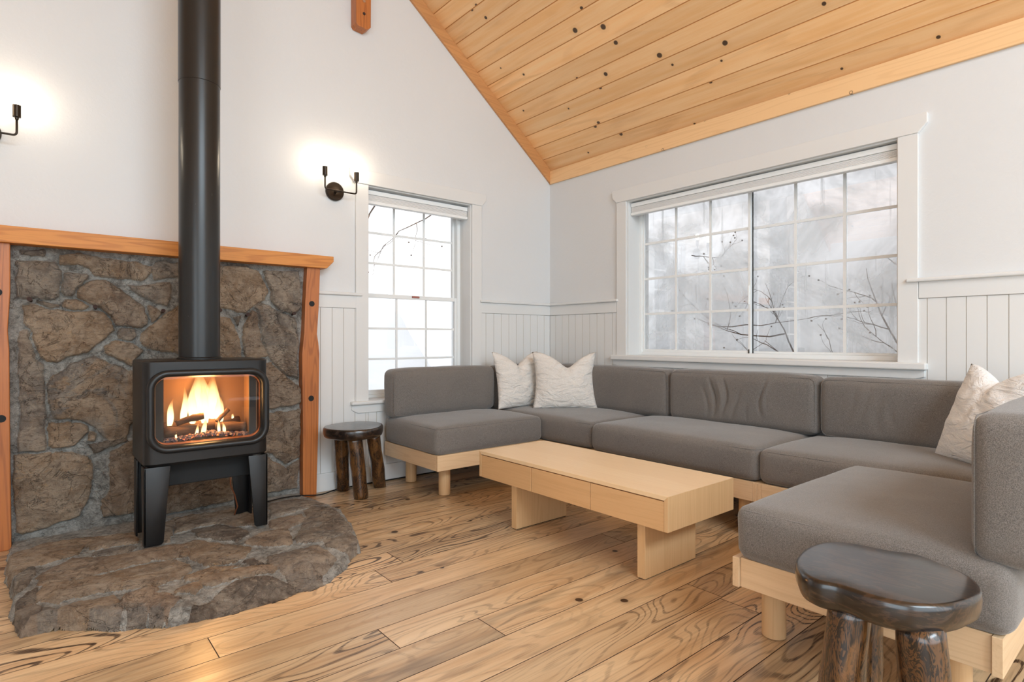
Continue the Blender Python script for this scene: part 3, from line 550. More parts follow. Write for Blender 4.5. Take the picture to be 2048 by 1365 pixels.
# timber trims of the ceiling, brace
m = MB().prism([(0, ZE - .13), (-.02, ZE - .115), (xr, ZE + run * sn - .115), (xr, ZE + run * sn), (0, ZE)], 1, -.022, -.0, .002)
tag(m.build('trim_4', trim_pine), kind='structure')
m = MB().prism([(X0, ZE - .13), (X0 + .02, ZE - .115), (xr, ZE + run * sn - .115), (xr, ZE + run * sn), (X0, ZE)], 1, -.022, -.0, .002)
tag(m.build('trim_5', trim_pine), kind='structure')
def m_fascia():
    a = NT('pine_fascia'); v = a.vec(); g = a.noise(a.mp(v, (9, .6, 9)), 1., 2); ln = a.ss(a.math('SINE', a.math('MULTIPLY', g, 60.)), .3, 1.)
    kv = a.mp(v, (0, 2.2, 7.8), (0, .2, .15)); vo = a.n('ShaderNodeTexVoronoi', {'Vector': kv, 'Scale': 1., 'Randomness': .7})
    dx = a.n('ShaderNodeVectorMath', {0: a.n('ShaderNodeVectorMath', {0: kv, 1: vo.outputs['Position']}, operation='SUBTRACT').outputs[0], 1: (0, 1 / 2.2, 1 / 7.8)}, operation='MULTIPLY').outputs[0]
    ds = a.n('ShaderNodeVectorMath', {0: dx}, operation='LENGTH').outputs['Value']; rc = a.n('ShaderNodeSeparateColor', {0: vo.outputs['Color']}).outputs[0]
    on = a.ss(rc, .4, .45); ring = a.math('MULTIPLY', on, a.math('SUBTRACT', 1., a.ss(a.math('ABSOLUTE', a.math('SUBTRACT', ds, .009)), .001, .0035)))
    c = a.mix(a.math('MULTIPLY', ln, .2), srgb(238, 196, 146), srgb(208, 158, 106)); c = a.mix(a.math('MULTIPLY', ring, .75), c, srgb(96, 62, 40))
    a.P(Base_Color=c, Roughness=.5); return a.m
tag(MB().box(-.022, 0, Y0, -.022, ZE - .13, ZE - .004, .002).build('trim_6', m_fascia()), kind='structure')
br = empty('timber_brace', (-2.0, -.05, 3.43), 'reddish timber brace hanging down on the white gable wall above the wall lamp', 'wooden brace')
MB().prism([(-2.063, 3.45), (-2.05, 3.432), (-1.975, 3.425), (-1.945, 3.45), (-1.94, 4.22), (-2.066, 4.22)], 1, -.09, 0, .003).build('beam', fir_z, br)
for zz in (3.63, 3.535): MB().tube([(-2.0, -.088, zz), (-2.0, -.093, zz)], .011, 14).build('plug', plain('wood_plug', srgb(170, 130, 100), .6) if zz > 3.6 else rust, br)

# ---------------- stone panel and hearth from stone outlines ----------------
def sdist(P, poly):
    """signed distance (inside positive) of points P (n,2) to polygon"""
    p = np.array(poly); q = np.roll(p, -1, 0); d = np.full(len(P), 1e9); ins = np.zeros(len(P), bool)
    for a, b in zip(p, q):
        e = b - a; w_ = P - a; t = np.clip((w_ @ e) / max(e @ e, 1e-12), 0, 1)
        d = np.minimum(d, np.hypot(*(w_ - t[:, None] * e).T))
        c = ((a[1] > P[:, 1]) != (b[1] > P[:, 1]))
        with np.errstate(divide='ignore', invalid='ignore'):
            xi = (b[0] - a[0]) * (P[:, 1] - a[1]) / (b[1] - a[1] if b[1] != a[1] else 1e-12) + a[0]
        ins ^= c & (P[:, 0] < xi)
    return np.where(ins, d, -d)
def vnoise(P, s, seed, oct=4):
    out = np.zeros(len(P)); amp = 1.; tot = 0.; r = np.random.RandomState(seed)
    for o in range(oct):
        G = r.rand(256, 256); x = P[:, 0] * s + 57.3; y = P[:, 1] * s + 91.7
        xi = np.floor(x).astype(int); yi = np.floor(y).astype(int); fx = x - xi; fy = y - yi
        fx = fx * fx * (3 - 2 * fx); fy = fy * fy * (3 - 2 * fy)
        g = lambda i, j: G[i % 256, j % 256]
        out += amp * ((g(xi, yi) * (1 - fx) + g(xi + 1, yi) * fx) * (1 - fy) + (g(xi, yi + 1) * (1 - fx) + g(xi + 1, yi + 1) * fx) * fy)
        tot += amp; amp *= .5; s *= 2.1
    return out / tot - .5
def smooth(x, a, b): t = np.clip((x - a) / (b - a), 0, 1); return t * t * (3 - 2 * t)
KIND = {'g': (srgb(160, 151, 142), .3), 't': (srgb(190, 165, 140), .8), 'b': (srgb(170, 146, 126), .5), 'd': (srgb(118, 105, 95), .05), 'gt': (srgb(150, 144, 138), .8)}
def stone_field(P, stones, seed, gap, hs):
    n = len(P); best = np.full(n, -1.); idx = np.full(n, -1)
    wob = np.stack([vnoise(P, 22, seed + 3), vnoise(P, 22, seed + 4)], 1) * .022
    Q = P + wob
    for i, (k, poly) in enumerate(stones):
        pp = np.array(poly); lo = pp.min(0) - .03; hi = pp.max(0) + .03
        sel = np.where(((Q > lo) & (Q < hi)).all(1))[0]
        if not len(sel): continue
        d = sdist(Q[sel], poly); up = d > best[sel]; best[sel[up]] = d[up]; idx[sel[up]] = i
    best = np.where(idx < 0, -.02, best)
    r = random.Random(seed); hh = [r.uniform(.65, 1.15) for _ in stones]; ti = [(r.uniform(-.06, .06), r.uniform(-.06, .06)) for _ in stones]; tn = [r.uniform(.86, 1.14) for _ in stones]
    cen = [np.array(p).mean(0) for _, p in stones]
    H = np.zeros(n); Cl = np.zeros((n, 4)); Mt = np.zeros((n, 4)); Cl[:, :] = srgb(150, 144, 135); Mt[:, 3] = 1
    e = smooth(best, -gap, gap * 1.2)
    for i, (k, poly) in enumerate(stones):
        s = idx == i
        if not s.any(): continue
        loc = P[s] - cen[i]
        H[s] = e[s] * (hs * hh[i] + loc @ np.array(ti[i]) * .5 + np.minimum(best[s], .05) * .12)
        c, t = KIND[k]; Cl[s] = np.array([c[0] * tn[i], c[1] * tn[i], c[2] * tn[i], 1]); Mt[s, 1] = t; Mt[s, 2] = r.random()
    Mt[:, 0] = 1 - smooth(best, -gap * .7, gap * .35)
    return H, Cl, Mt
def grid_mesh(name, nx, nz, co, keep, Cl, Mt, mat, parent, skirt=None):
    I = np.arange(nx * nz).reshape(nz, nx)
    q = np.stack([I[:-1, :-1], I[:-1, 1:], I[1:, 1:], I[1:, :-1]], -1).reshape(-1, 4)
    q = q[keep[q].all(1)]
    used = np.unique(q); mp_ = np.full(nx * nz, -1); mp_[used] = np.arange(len(used)); q = mp_[q]
    o = mesh(name, co[used].tolist(), q.tolist(), mat, parent, True)
    for nm, A in (('scol', Cl), ('mort', Mt)):
        ca = o.data.color_attributes.new(nm, 'FLOAT_COLOR', 'POINT'); ca.data.foreach_set('color', A[used].astype(np.float32).ravel())
    return o

fp = empty('stone_fireplace_surround', (-3.2, -.04, 0), 'fieldstone wall panel behind the stove, framed by reddish timber posts and a timber mantel', 'fireplace surround')
stp = .006; xs = np.arange(-4.0, -2.425, stp); zs = np.arange(-.01, 1.606, stp); nx, nz = len(xs), len(zs)
Gx, Gz = np.meshgrid(xs, zs); P = np.stack([Gx.ravel(), Gz.ravel()], 1)
H, Cl, Mt = stone_field(P, WALL_STONES, 7, .0055, .036)
dep = .04 + H + vnoise(P, 6, 31, 3) * .010 + vnoise(P, 30, 32, 4) * .009
co = np.stack([P[:, 0], -dep, P[:, 1]], 1)
grid_mesh('stone_facing', nx, nz, co, np.ones(len(P), bool), Cl, Mt, stone, fp)
# posts hewn with a notch, mantel with chamfered end
def post(pts, holes, name='post'):
    o = MB().prism(pts, 1, -.105, 0, .004).build(name, fir_z, fp)
    for (x, z) in holes:
        MB().lathe([(.0, -.002), (.017, -.002), (.0195, 0), (.0195, .0012), (.0, .0012)], (0, 0, 0), 20).build('bolt_recess', iron_d, o).data.transform(Matrix.Translation((x, -.106, z)) @ Matrix.Rotation(R(90), 4, 'X'))
pR = [(-2.432, 1.607), (-2.34, 1.607), (-2.348, 1.35), (-2.362, 1.14), (-2.352, 1.075), (-2.345, 1.0), (-2.352, .5), (-2.366, 0), (-2.462, 0), (-2.462, .5), (-2.467, 1.0), (-2.452, 1.15), (-2.446, 1.35)]
post(pR, [(-2.40, 1.352), (-2.405, .69)])
pL = [(-3.99, 1.607), (-4.09, 1.607), (-4.09, 1.35), (-4.068, 1.14), (-4.08, 1.03), (-4.09, .5), (-4.08, 0), (-3.985, 0), (-3.99, .5), (-3.994, 1.05), (-4.0, 1.15), (-3.99, 1.35)]
post(pL[::-1], [(-4.04, 1.346), (-4.025, .69)])
MB().prism([(-4.18, 1.692), (-2.253, 1.692), (-2.253, 1.655), (-2.304, 1.604), (-4.13, 1.604), (-4.18, 1.655)], 1, -.135, 0, .003).build('mantel_beam', fir_x, fp)
for i, (x, z) in enumerate([(-3.907, 1.314), (-3.624, 1.284), (-3.294, 1.272), (-2.982, 1.285), (-2.817, 1.264), (-2.518, 1.279)]):
    MB().tube([(x, -.05, z - .004), (x - .004, -.10, z), (x - .006, -.115, z + .002)], [.008, .009, .012], 10).build('iron_peg', rust, fp)

hr = empty('stone_hearth', (-3.2, -.8, 0), 'raised irregular flagstone hearth on the oak floor under the black stove', 'hearth')
xs = np.arange(-4.03, -2.40, stp); ys = np.arange(-1.66, -.045, stp); nx, nz = len(xs), len(ys)
Gx, Gy = np.meshgrid(xs, ys); P = np.stack([Gx.ravel(), Gy.ravel()], 1)
H, Cl, Mt = stone_field(P, HEARTH_STONES, 19, .0045, .015)
ol = [tuple(p) for p in HEARTH_OUTLINE] + [(-2.465, .02), (-3.99, .02)]
Q = P + np.stack([vnoise(P, 14, 51), vnoise(P, 14, 52)], 1) * .03
sd = sdist(Q, ol)
base = .057 - .028 * smooth(P[:, 1], -.75, -.1)
top = base + H + vnoise(P, 5, 41, 3) * .012 + (np.round(vnoise(P, 9, 44, 3) * 9) / 9) * .012 + vnoise(P, 34, 42, 4) * .010
edge = smooth(sd, -.004, .016); und = vnoise(P, 45, 43, 3) * .02
z = np.where(sd < -.003, -.004, (top + und * (1 - edge)) * edge)
# the tilted dark slab and the mortar slope on the front side
sl = smooth(-(P[:, 1] + 1.25 + .0 * P[:, 0]), .0, .33) * smooth(P[:, 0], -3.45, -3.3)
sd2 = smooth(sd, 0, .15); z = np.where(sl > 0, z * (1 - sl) + z * sd2 ** .8 * sl, z)
co = np.stack([P[:, 0] + vnoise(P, 40, 45) * .006, P[:, 1] + vnoise(P, 40, 46) * .006, np.maximum(z, -.004)], 1)
grid_mesh('flagstones', nx, nz, co, sd > -.008, Cl, Mt, stone, hr)
# the small upright stone at the front corner
bm_ = MB().prism([(-3.955, -1.235), (-3.925, -1.21), (-3.888, -1.215), (-3.87, -1.25), (-3.88, -1.285), (-3.93, -1.30)], 2, 0, .082, .006)
us = bm_.build('corner_stone', stone, hr)
ca = us.data.color_attributes.new('scol', 'FLOAT_COLOR', 'POINT'); ca.data.foreach_set('color', list(srgb(118, 100, 88)) * len(us.data.vertices))
ca = us.data.color_attributes.new('mort', 'FLOAT_COLOR', 'POINT'); ca.data.foreach_set('color', [0, .2, .5, 1] * len(us.data.vertices))

# ---------------- stove ----------------
sx0, sx1, sy0, sy1, sz0, sz1 = -3.485, -2.89, -.765, -.375, .467, .995
st = empty('wood_stove', (-3.19, -.57, .06), 'black cast iron stove with burning fire behind glass, on the stone hearth', 'stove')
def rrect(cx, cz, w_, h_, r, n=8):
    out = []
    for (sxx, szz, a0) in ((1, 1, 0), (-1, 1, 90), (-1, -1, 180), (1, -1, 270)):
        for k in range(n + 1):
            g = R(a0 + 90 * k / n); out.append((cx + sxx * (w_ / 2 - r) + r * math.cos(g), cz + szz * (h_ / 2 - r) + r * math.sin(g)))
    return out
def ring_loft(mb, loops, close=False, mi=0):
    n = len(loops[0]); base_ = len(mb.V)
    V = [p for l in loops for p in l]; F = []
    for i in range(len(loops) - 1):
        for k in range(n): F.append((i * n + k, i * n + (k + 1) % n, (i + 1) * n + (k + 1) % n, (i + 1) * n + k))
    if close: F.append(tuple((len(loops) - 1) * n + k for k in range(n)))
    return mb.add(V, F, mi)
# body: rounded vertical corners in front, front face holds the opening
def plan(off, z, n=7, rf=.055, rb=.01):
    out = []
    for (cx, cy_, r, a0) in ((sx0 + rf, sy0 + rf, rf, 180), (sx1 - rf, sy0 + rf, rf, 270), (sx1 - rb, sy1 - rb, rb, 0), (sx0 + rb, sy1 - rb, rb, 90)):
        for k in range(n + 1):
            g = R(a0 + 90 * k / n); out.append((cx + (r - off) * math.cos(g), cy_ + (r - off) * math.sin(g), z))
    return out
cxo, czo = (sx0 + sx1) / 2 + .005, .738; ow, oh = .535, .375
mb = MB()
pl_top = [plan(.0, sz0 + .012), plan(.0, sz1 - .008), plan(.008, sz1)]
ring_loft(mb, [plan(.012, sz0)] + pl_top, True)
body = mb.build('body', iron, st, auto=35)
# cut the opening through body by boolean-free approach: rebuild as modifier
cut = MB().prism(rrect(cxo, czo, ow, oh, .075), 1, sy0 - .1, sy0 + .30).build('opening_cutter', iron, None)
bmod = body.modifiers.new('opening', 'BOOLEAN'); bmod.operation = 'DIFFERENCE'; bmod.object = cut; bmod.solver = 'EXACT'
dg = bpy.context.evaluated_depsgraph_get(); me2 = bpy.data.meshes.new_from_object(body.evaluated_get(dg)); body.modifiers.clear(); body.data = me2
bpy.data.objects.remove(cut)
for p_ in me2.polygons: p_.use_smooth = True
me2.set_sharp_from_angle(angle=R(35))
# door rim
loops = []
for (d, y_) in ((.022, sy0 + .002), (.020, sy0 - .022), (.012, sy0 - .03), (.0, sy0 - .03), (-.010, sy0 - .024), (-.014, sy0 + .01), (-.016, sy0 + .03)):
    loops.append([(x, y_, z_) for x, z_ in rrect(cxo, czo, ow + d * 2, oh + d * 2, .075 + d)])
rim = ring_loft(MB(), loops).build('door_frame', iron, st, smooth=True)
MB().prism(rrect(cxo, czo, ow - .02, oh - .02, .07), 1, sy0 + .010, sy0 + .014).build('door_glass', glass_s, rim)
# copper-toned inner bezel and firebox lining
loops = [[(x, y_, z_) for x, z_ in rrect(cxo, czo, ow - .034 - d, oh - .034 - d, .06)] for d, y_ in ((0, sy0 + .02), (.01, sy0 + .055))]
ring_loft(MB(), loops).build('inner_bezel', plain('heated_metal', srgb(128, 84, 62), .35, .5), rim, smooth=True)
fx0, fx1, fz0, fz1, fy0, fy1 = sx0 + .06, sx1 - .055, czo - oh / 2 + .02, czo + oh / 2 - .002, sy0 + .05, sy0 + .285
m = MB().box(fx0, fx1, fy1, fy1 + .006, fz0, fz1).box(fx0 - .006, fx0, fy0, fy1, fz0, fz1).box(fx1, fx1 + .006, fy0, fy1, fz0, fz1).box(fx0, fx1, fy0, fy1, fz1, fz1 + .006)
m.build('firebox_lining', ceramic, st)
MB().box(fx0, fx0 + .035, fy0, fy0 + .012, fz0, fz1).box(fx1 - .035, fx1, fy0, fy0 + .012, fz0, fz1).box(fx0, fx1, fy0, fy1, fz0 - .01, fz0).build('firebox_frame', iron_d, st)
MB().box(sx0 + .035, sx1 - .06, sy0 + .13, sy1 - .02, .335, sz0 + .004, .004).build('lower_box', iron_d, st)
def leg(x0t, x1t, x0b, x1b, yf, yb, zb, front):
    t = .008; mb = MB()
    # folded plate leg: front face and side face
    s = 1 if x0t < -3.2 else -1
    mb.prism([(x0t, sz0 - .004), (x1t, sz0 - .004), (x1b, zb + .012), (x1b - .01, zb), (x0b + .01, zb), (x0b, zb + .012)], 1, yf, yf + .012 * (1 if front else 1), .003)
    xa = x0t if s > 0 else x1t - .01
    mb.prism([(yf, sz0 - .004), (yf + (.10 if front else -.09), sz0 - .004), (yf + (.06 if front else -.055), zb), (yf, zb)], 0, xa, xa + .01, .003)
    mb.build('leg', iron, st, auto=40)
leg(sx0 + .005, sx0 + .12, sx0 + .005, sx0 + .09, sy0 + .01, 0, .072, True)
leg(sx1 - .105, sx1 - .004, sx1 - .072, sx1 - .004, sy0 + .01, 0, .068, True)
leg(sx0 + .005, sx0 + .12, sx0 + .005, sx0 + .09, sy1 - .03, 0, .052, False)
leg(sx1 - .115, sx1 - .004, sx1 - .08, sx1 - .004, sy1 - .03, 0, .048, False)
fl = MB().lathe([(.102, 0), (.102, 1.515), (.1045, 1.517), (.1045, 3.85)], (-3.19, -.535, sz1 - .002), 48).build('flue_pipe', flue, st, auto=40)
MB().lathe([(.112, 0), (.112, .006), (.104, .012)], (-3.19, -.535, sz1 - .001), 40).build('flue_collar', iron, fl, auto=40)
MB().tube([(sx1 - .13, -.48, .335), (sx1 - .125, -.47, .25), (sx1 - .1, -.46, .19), (sx1 - .085, -.46, .12), (sx1 - .10, -.45, .07)], .004, 8).build('gas_tube', copper, st, smooth=True)
# logs, embers, fire
FC = (fx0 + fx1) / 2; fbz = fz0
def log(a, b, r, lab, bend=.01):
    a, b = Vector(a), Vector(b); n = 9; P_ = []; rr = []
    for i in range(n):
        t = i / (n - 1); p = a.lerp(b, t); p.z += bend * math.sin(math.pi * t); P_.append(p); rr.append(r * (1 + .22 * noise.noise(p * 30)))
    m = MB().tube(P_, rr, 12); m.V = [tuple(Vector(v) + Vector((0, 0, 1)) * .004 * noise.noise(Vector(v) * 70)) for v in m.V]
    o = m.build('firewood_log', charred, smooth=True); return tag(o, lab, 'log', 'logs burning inside the stove')
charred = m_wood('charred_log', srgb(92, 62, 40), srgb(34, 24, 20), 0, .9, .9, 14.)
log((fx0 + .03, fy1 - .06, fbz + .055), (fx1 - .04, fy1 - .05, fbz + .06), .032, 'thick dark log lying along the back of the stove fire', .0)
log((fx0 + .05, fy0 + .08, fbz + .045), (FC - .01, fy0 + .13, fbz + .04), .026, 'dark log lying low at the left front of the stove fire', .0)
log((FC + .06, fy0 + .12, fbz + .05), (fx1 - .03, fy0 + .09, fbz + .04), .024, 'dark log lying low at the right front of the stove fire', .0)
log((FC - .13, fy0 + .12, fbz + .082), (FC + .0, fy0 + .10, fbz + .115), .017, 'short log tilted up to the right across the middle of the fire', .006)
log((FC + .07, fy0 + .12, fbz + .075), (FC + .135, fy0 + .15, fbz + .135), .013, 'thin stick leaning up to the right in the stove fire', .004)
def m_ember():
    a = NT('glowing_embers'); v = a.vec(); n = a.noise(v, 70, 3, .7); hot = a.math('MULTIPLY', a.ss(n, .55, .66), a.math('SUBTRACT', 1., a.ss(a.n('ShaderNodeVectorMath', {0: v, 1: (FC, fy0 + .1, fbz)}, operation='DISTANCE').outputs['Value'], .05, .2)))
    a.P(Base_Color=a.mix(n, srgb(40, 32, 34), srgb(120, 100, 104)), Roughness=.7, Emission_Color=srgb(255, 120, 40), Emission_Strength=a.math('MULTIPLY', hot, 3.)); return a.m
r_ = random.Random(3); m = MB()
for i in range(420):
    x = r_.uniform(fx0 + .02, fx1 - .02); y = r_.uniform(fy0 + .016, fy1 - .03); s_ = r_.uniform(.004, .010)
    hgt = .018 * math.exp(-((x - FC) / .13) ** 2)
    q = Matrix.Rotation(r_.uniform(0, 3), 3, Vector((r_.random(), r_.random(), r_.random() + .1)).normalized())
    m.box(x - s_, x + s_, y - s_, y + s_, fbz - .002 + hgt, fbz + hgt + s_ * 1.4, 0, 0, q, (x, y, fbz + hgt + s_ * .6))
tag(m.build('ember_bed', m_ember()), 'bed of dark glowing embers and glass chips under the stove fire', 'embers', kind='stuff')
def flames():
    V = []; F = []; U = []
    def flame(x, y, z0, h, wd, lean, sway, dp=.5):
        n0 = len(V); ns, nr = 14, 12
        for i in range(ns + 1):
            t = i / ns; w_ = wd * (math.sin(math.pi * min(1, (t * .82 + .18))) ** .9) * (1 - t) ** .35 if t < 1 else .0004
            cx = x + lean * t + sway * math.sin(t * 7 + x * 60) * t; cyy = y + .012 * math.sin(t * 5 + x * 40)
            for k in range(nr):
                g = 2 * math.pi * k / nr; V.append((cx + w_ * math.cos(g), cyy + w_ * dp * math.sin(g), z0 + h * t)); U.append(t)
        for i in range(ns):
            for k in range(nr): F.append((n0 + i * nr + k, n0 + i * nr + (k + 1) % nr, n0 + (i + 1) * nr + (k + 1) % nr, n0 + (i + 1) * nr + k))
    z0 = fbz + .07
    flame(FC - .155, fy0 + .16, z0, .155, .020, .018, .004); flame(FC - .085, fy0 + .17, z0, .22, .022, .01, .005); flame(FC - .02, fy0 + .18, z0, .29, .036, .012, .004)
    flame(FC - .045, fy0 + .15, z0, .23, .026, .0, .006); flame(FC + .015, fy0 + .16, z0, .25, .03, -.004, .004); flame(FC + .065, fy0 + .17, z0 + .005, .27, .034, -.012, .005)
    flame(FC + .09, fy0 + .14, z0, .17, .03, -.012, .005); flame(FC - .01, fy0 + .09, fbz + .01, .10, .016, .022, .003, .7); flame(FC - .045, fy0 + .08, fbz + .01, .075, .010, .016, .002, .7)
    flame(FC + .075, fy0 + .08, fbz + .015, .09, .010, -.014, .002, .7); flame(FC + .10, fy0 + .08, fbz + .015, .07, .011, -.015, .002, .7); flame(FC - .14, fy0 + .06, fbz + .012, .04, .006, .004, .001)
    flame(FC + .15, fy0 + .14, fbz + .085, .03, .008, .012, .001); flame(FC - .0, fy0 + .20, z0, .31, .075, .0, .006, .35); flame(FC + .06, fy0 + .2, z0, .28, .06, .0, .006, .35)
    o = mesh('fire', V, F, flame_m, None, True); uv = o.data.uv_layers.new(name='UVMap')
    for l in o.data.loops: uv.data[l.index].uv = (0, U[l.vertex_index])
    return tag(o, 'orange and yellow flames burning inside the glass-fronted stove', 'fire', kind='stuff')
flames()
pt = bpy.data.lights.new('fire_glow', 'POINT'); pt.energy = 9; pt.color = (1, .5, .16); pt.shadow_soft_size = .06
po = bpy.data.objects.new('fire_glow', pt); C.objects.link(po); po.location = (FC + .01, fy0 + .12, czo + .04)

# cords on the floor
m = MB().tube(arc_path([(sx1 - .06, -.36, .054), (-2.75, -.22, .05), (-2.6, -.16, .045), (-2.48, -.135, .03), (-2.35, -.13, .008), (-2.2, -.05, .008), (-1.9, -.035, .008), (-1.5, -.04, .008), (-1.0, -.05, .008)], .06, 4), .0045, 8)
tag(m.build('power_cord', black_rubber, smooth=True), 'thin black cord running from the stove along the foot of the white wall', 'cord')

# ---------------- wall lamps ----------------
def sconce(cx, lab, src=None):
    if src is not None:
        e = src.copy(); C.objects.link(e); e.location.x = cx; e['label'] = lab
        for ch in list(src.children):
            c = ch.copy(); C.objects.link(c); c.parent = e; c.matrix_parent_inverse = ch.matrix_parent_inverse
            for g in ch.children: d = g.copy(); C.objects.link(d); d.parent = c; d.matrix_parent_inverse = g.matrix_parent_inverse
        return e
    z = 2.175; e = empty('wall_sconce', (cx, 0, 2.19), lab, 'wall lamp', 'twin-bulb lamps beside the stove pipe')
    MB().lathe([(.062, 0), (.068, .004), (.068, .02), (.064, .024), (.0, .025)], (0, 0, 0), 40).build('wall_plate', bronze, e, auto=40).data.transform(Matrix.Translation((cx - .011, 0, 2.19)) @ Matrix.Rotation(R(90), 4, 'X'))
    MB().tube([(cx - .011, -.02, 2.19), (cx - .004, -.06, 2.186), (cx, -.10, z)], [.011, .009, .007], 12).build('stem', bronze, e, smooth=True)
    bar = MB().tube(arc_path([(cx - .119, -.10, z + .105), (cx - .119, -.10, z), (cx + .119, -.10, z), (cx + .119, -.10, z + .105)], .02, 6), .0055, 10).build('arm', bronze, e, smooth=True)
    for s in (-1, 1):
        so = MB().lathe([(.008, -.012), (.009, 0), (.018, .001), (.018, .064), (.015, .066)], (cx + s * .119, -.10, z + .095), 24).build('lamp_socket', bronze, e, auto=40)
        MB().lathe([(.011, 0), (.013, .008), (.023, .03), (.026, .047), (.022, .063), (.012, .073), (.003, .076)], (cx + s * .119, -.10, z + .160), 20).build('bulb', bulb_m, so, smooth=True)
    return e
s1 = sconce(-2.184, 'twin-bulb dark metal wall lamp between the timber mantel and the tall window')
sconce(-4.083, 'twin-bulb dark metal wall lamp at the left edge, above the left end of the mantel', s1)

# ---------------- sofa ----------------
def rounded(x0, x1, y0, y1, z0, z1, r, puff=(0, 0, 0), seed=0, wr=.004, step=.028, creases=()):
    def ticks(a, b):
        L = b - a; n = max(2, int((L - 2 * r) / step)); t = [a + r * q for q in (0, .12, .35, .65)] + list(np.linspace(a + r, b - r, n + 1)) + [b - r * q for q in (.65, .35, .12, 0)]
        return t
    X, Y, Z = ticks(x0, x1), ticks(y0, y1), ticks(z0, z1); idx = {}; V = []; F = []
    cx, cyy, cz = (x0 + x1) / 2, (y0 + y1) / 2, (z0 + z1) / 2; hx, hy, hz = (x1 - x0) / 2, (y1 - y0) / 2, (z1 - z0) / 2
    def vid(x, y, z):
        k = (round(x, 5), round(y, 5), round(z, 5))
        if k in idx: return idx[k]
        q = Vector((min(max(x, x0 + r), x1 - r), min(max(y, y0 + r), y1 - r), min(max(z, z0 + r), z1 - r))); d = Vector((x, y, z)) - q
        p = q + d.normalized() * r if d.length > 1e-9 else Vector((x, y, z))
        nrm = d.normalized(); u, v_, w_ = (p.x - cx) / hx, (p.y - cyy) / hy, (p.z - cz) / hz
        a = 1 - min(1, abs(u)) ** 4; b = 1 - min(1, abs(v_)) ** 4; c = 1 - min(1, abs(w_)) ** 4
        p += Vector((puff[0] * nrm.x * b * c, puff[1] * nrm.y * a * c, puff[2] * nrm.z * a * b))
        if z > z0 + r * .5 or True:
            nn = noise.noise(Vector((p.x * 3.1 + seed, p.y * 3.1, p.z * 3.1))) * 1.3 + noise.noise(Vector((p.x * 9 + seed, p.y * 9, p.z * 9))) * .45
            p += nrm * wr * nn * (1 if w_ > -.9 else 0)
        for (ax, pos, wdt, dpt, lo, hi) in creases:
            t = p[ax]; lat = p.z + .1 * math.sin(t * 3); g = math.exp(-((t - pos - .03 * math.sin(p.z * 14 + pos * 9)) / wdt) ** 2)
            if lo < p.z < hi: p += nrm * (-dpt) * g * math.sin(math.pi * (p.z - lo) / (hi - lo))
        V.append(p); idx[k] = len(V) - 1; return idx[k]
    for (A, B, f) in ((X, Y, lambda a, b: (a, b, z1)), (X, Y, lambda a, b: (a, b, z0)), (X, Z, lambda a, b: (a, y0, b)), (X, Z, lambda a, b: (a, y1, b)), (Y, Z, lambda a, b: (x0, a, b)), (Y, Z, lambda a, b: (x1, a, b))):
        for i in range(len(A) - 1):
            for j in range(len(B) - 1):
                F.append((vid(*f(A[i], B[j])), vid(*f(A[i + 1], B[j])), vid(*f(A[i + 1], B[j + 1])), vid(*f(A[i], B[j + 1]))))
    bm = bmesh.new(); vs_ = [bm.verts.new(v) for v in V]
    for f in F:
        try: bm.faces.new([vs_[i] for i in f])
        except ValueError: pass
    bmesh.ops.recalc_face_normals(bm, faces=bm.faces[:]); bm.verts.index_update()
    m = MB().add([v.co[:] for v in bm.verts], [[v.index for v in f.verts] for f in bm.faces]); bm.free(); return m
def seam_loop(x0, x1, y0, y1, z, r, n=6):
    out = []
    for (cx, cyy, a0) in ((x1 - r, y1 - r, 0), (x0 + r, y1 - r, 90), (x0 + r, y0 + r, 180), (x1 - r, y0 + r, 270)):
        for k in range(n + 1): g = R(a0 + 90 * k / n); out.append((cx + r * math.cos(g), cyy + r * math.sin(g), z))
    return out + out[:1]
def seat(x0, x1, y0, y1, root, seed, crown=.022, cr=()):
    c = rounded(x0 + .003, x1 - .003, y0 + .003, y1 - .003, .317, .505, .042, (.008, .008, crown), seed, .004, creases=cr).build('seat_cushion', fabric, root, smooth=True)
    MB().tube(seam_loop(x0 + .013, x1 - .013, y0 + .013, y1 - .013, .493, .04), .0022, 6, cap=False).build('seam', fabric, c, smooth=True)
def back(x0, x1, y0, y1, root, seed, axis, front, z1=.872, cr=(), z0=.512, step=.028):
    pf = (.006, .018, .012) if axis == 1 else (.018, .006, .012)
    c = rounded(x0 + .003, x1 - .003, y0 + .003, y1 - .003, z0, z1, .045, pf, seed, .005, step, cr).build('back_cushion', fabric, root, smooth=True)
    # seam round the front edge
    front += .0115 * (1 if (y0 + y1 if axis == 1 else x0 + x1) / 2 > front else -1)
    lp = []
    a0, a1 = (x0, x1) if axis == 1 else (y0, y1); rr = .042
    for (ca, cz, g0) in ((a1 - rr - .014, z1 - rr - .012, 0), (a0 + rr + .014, z1 - rr - .012, 90), (a0 + rr + .014, z0 + rr + .012, 180), (a1 - rr - .014, z0 + rr + .012, 270)):
        for k in range(7):
            g = R(g0 + 90 * k / 6); u, v_ = ca + rr * math.cos(g), cz + rr * math.sin(g)
            lp.append((u, front, v_) if axis == 1 else (front, u, v_))
    MB().tube(lp + lp[:1], .002, 6, cap=False).build('seam', fabric, c, smooth=True)
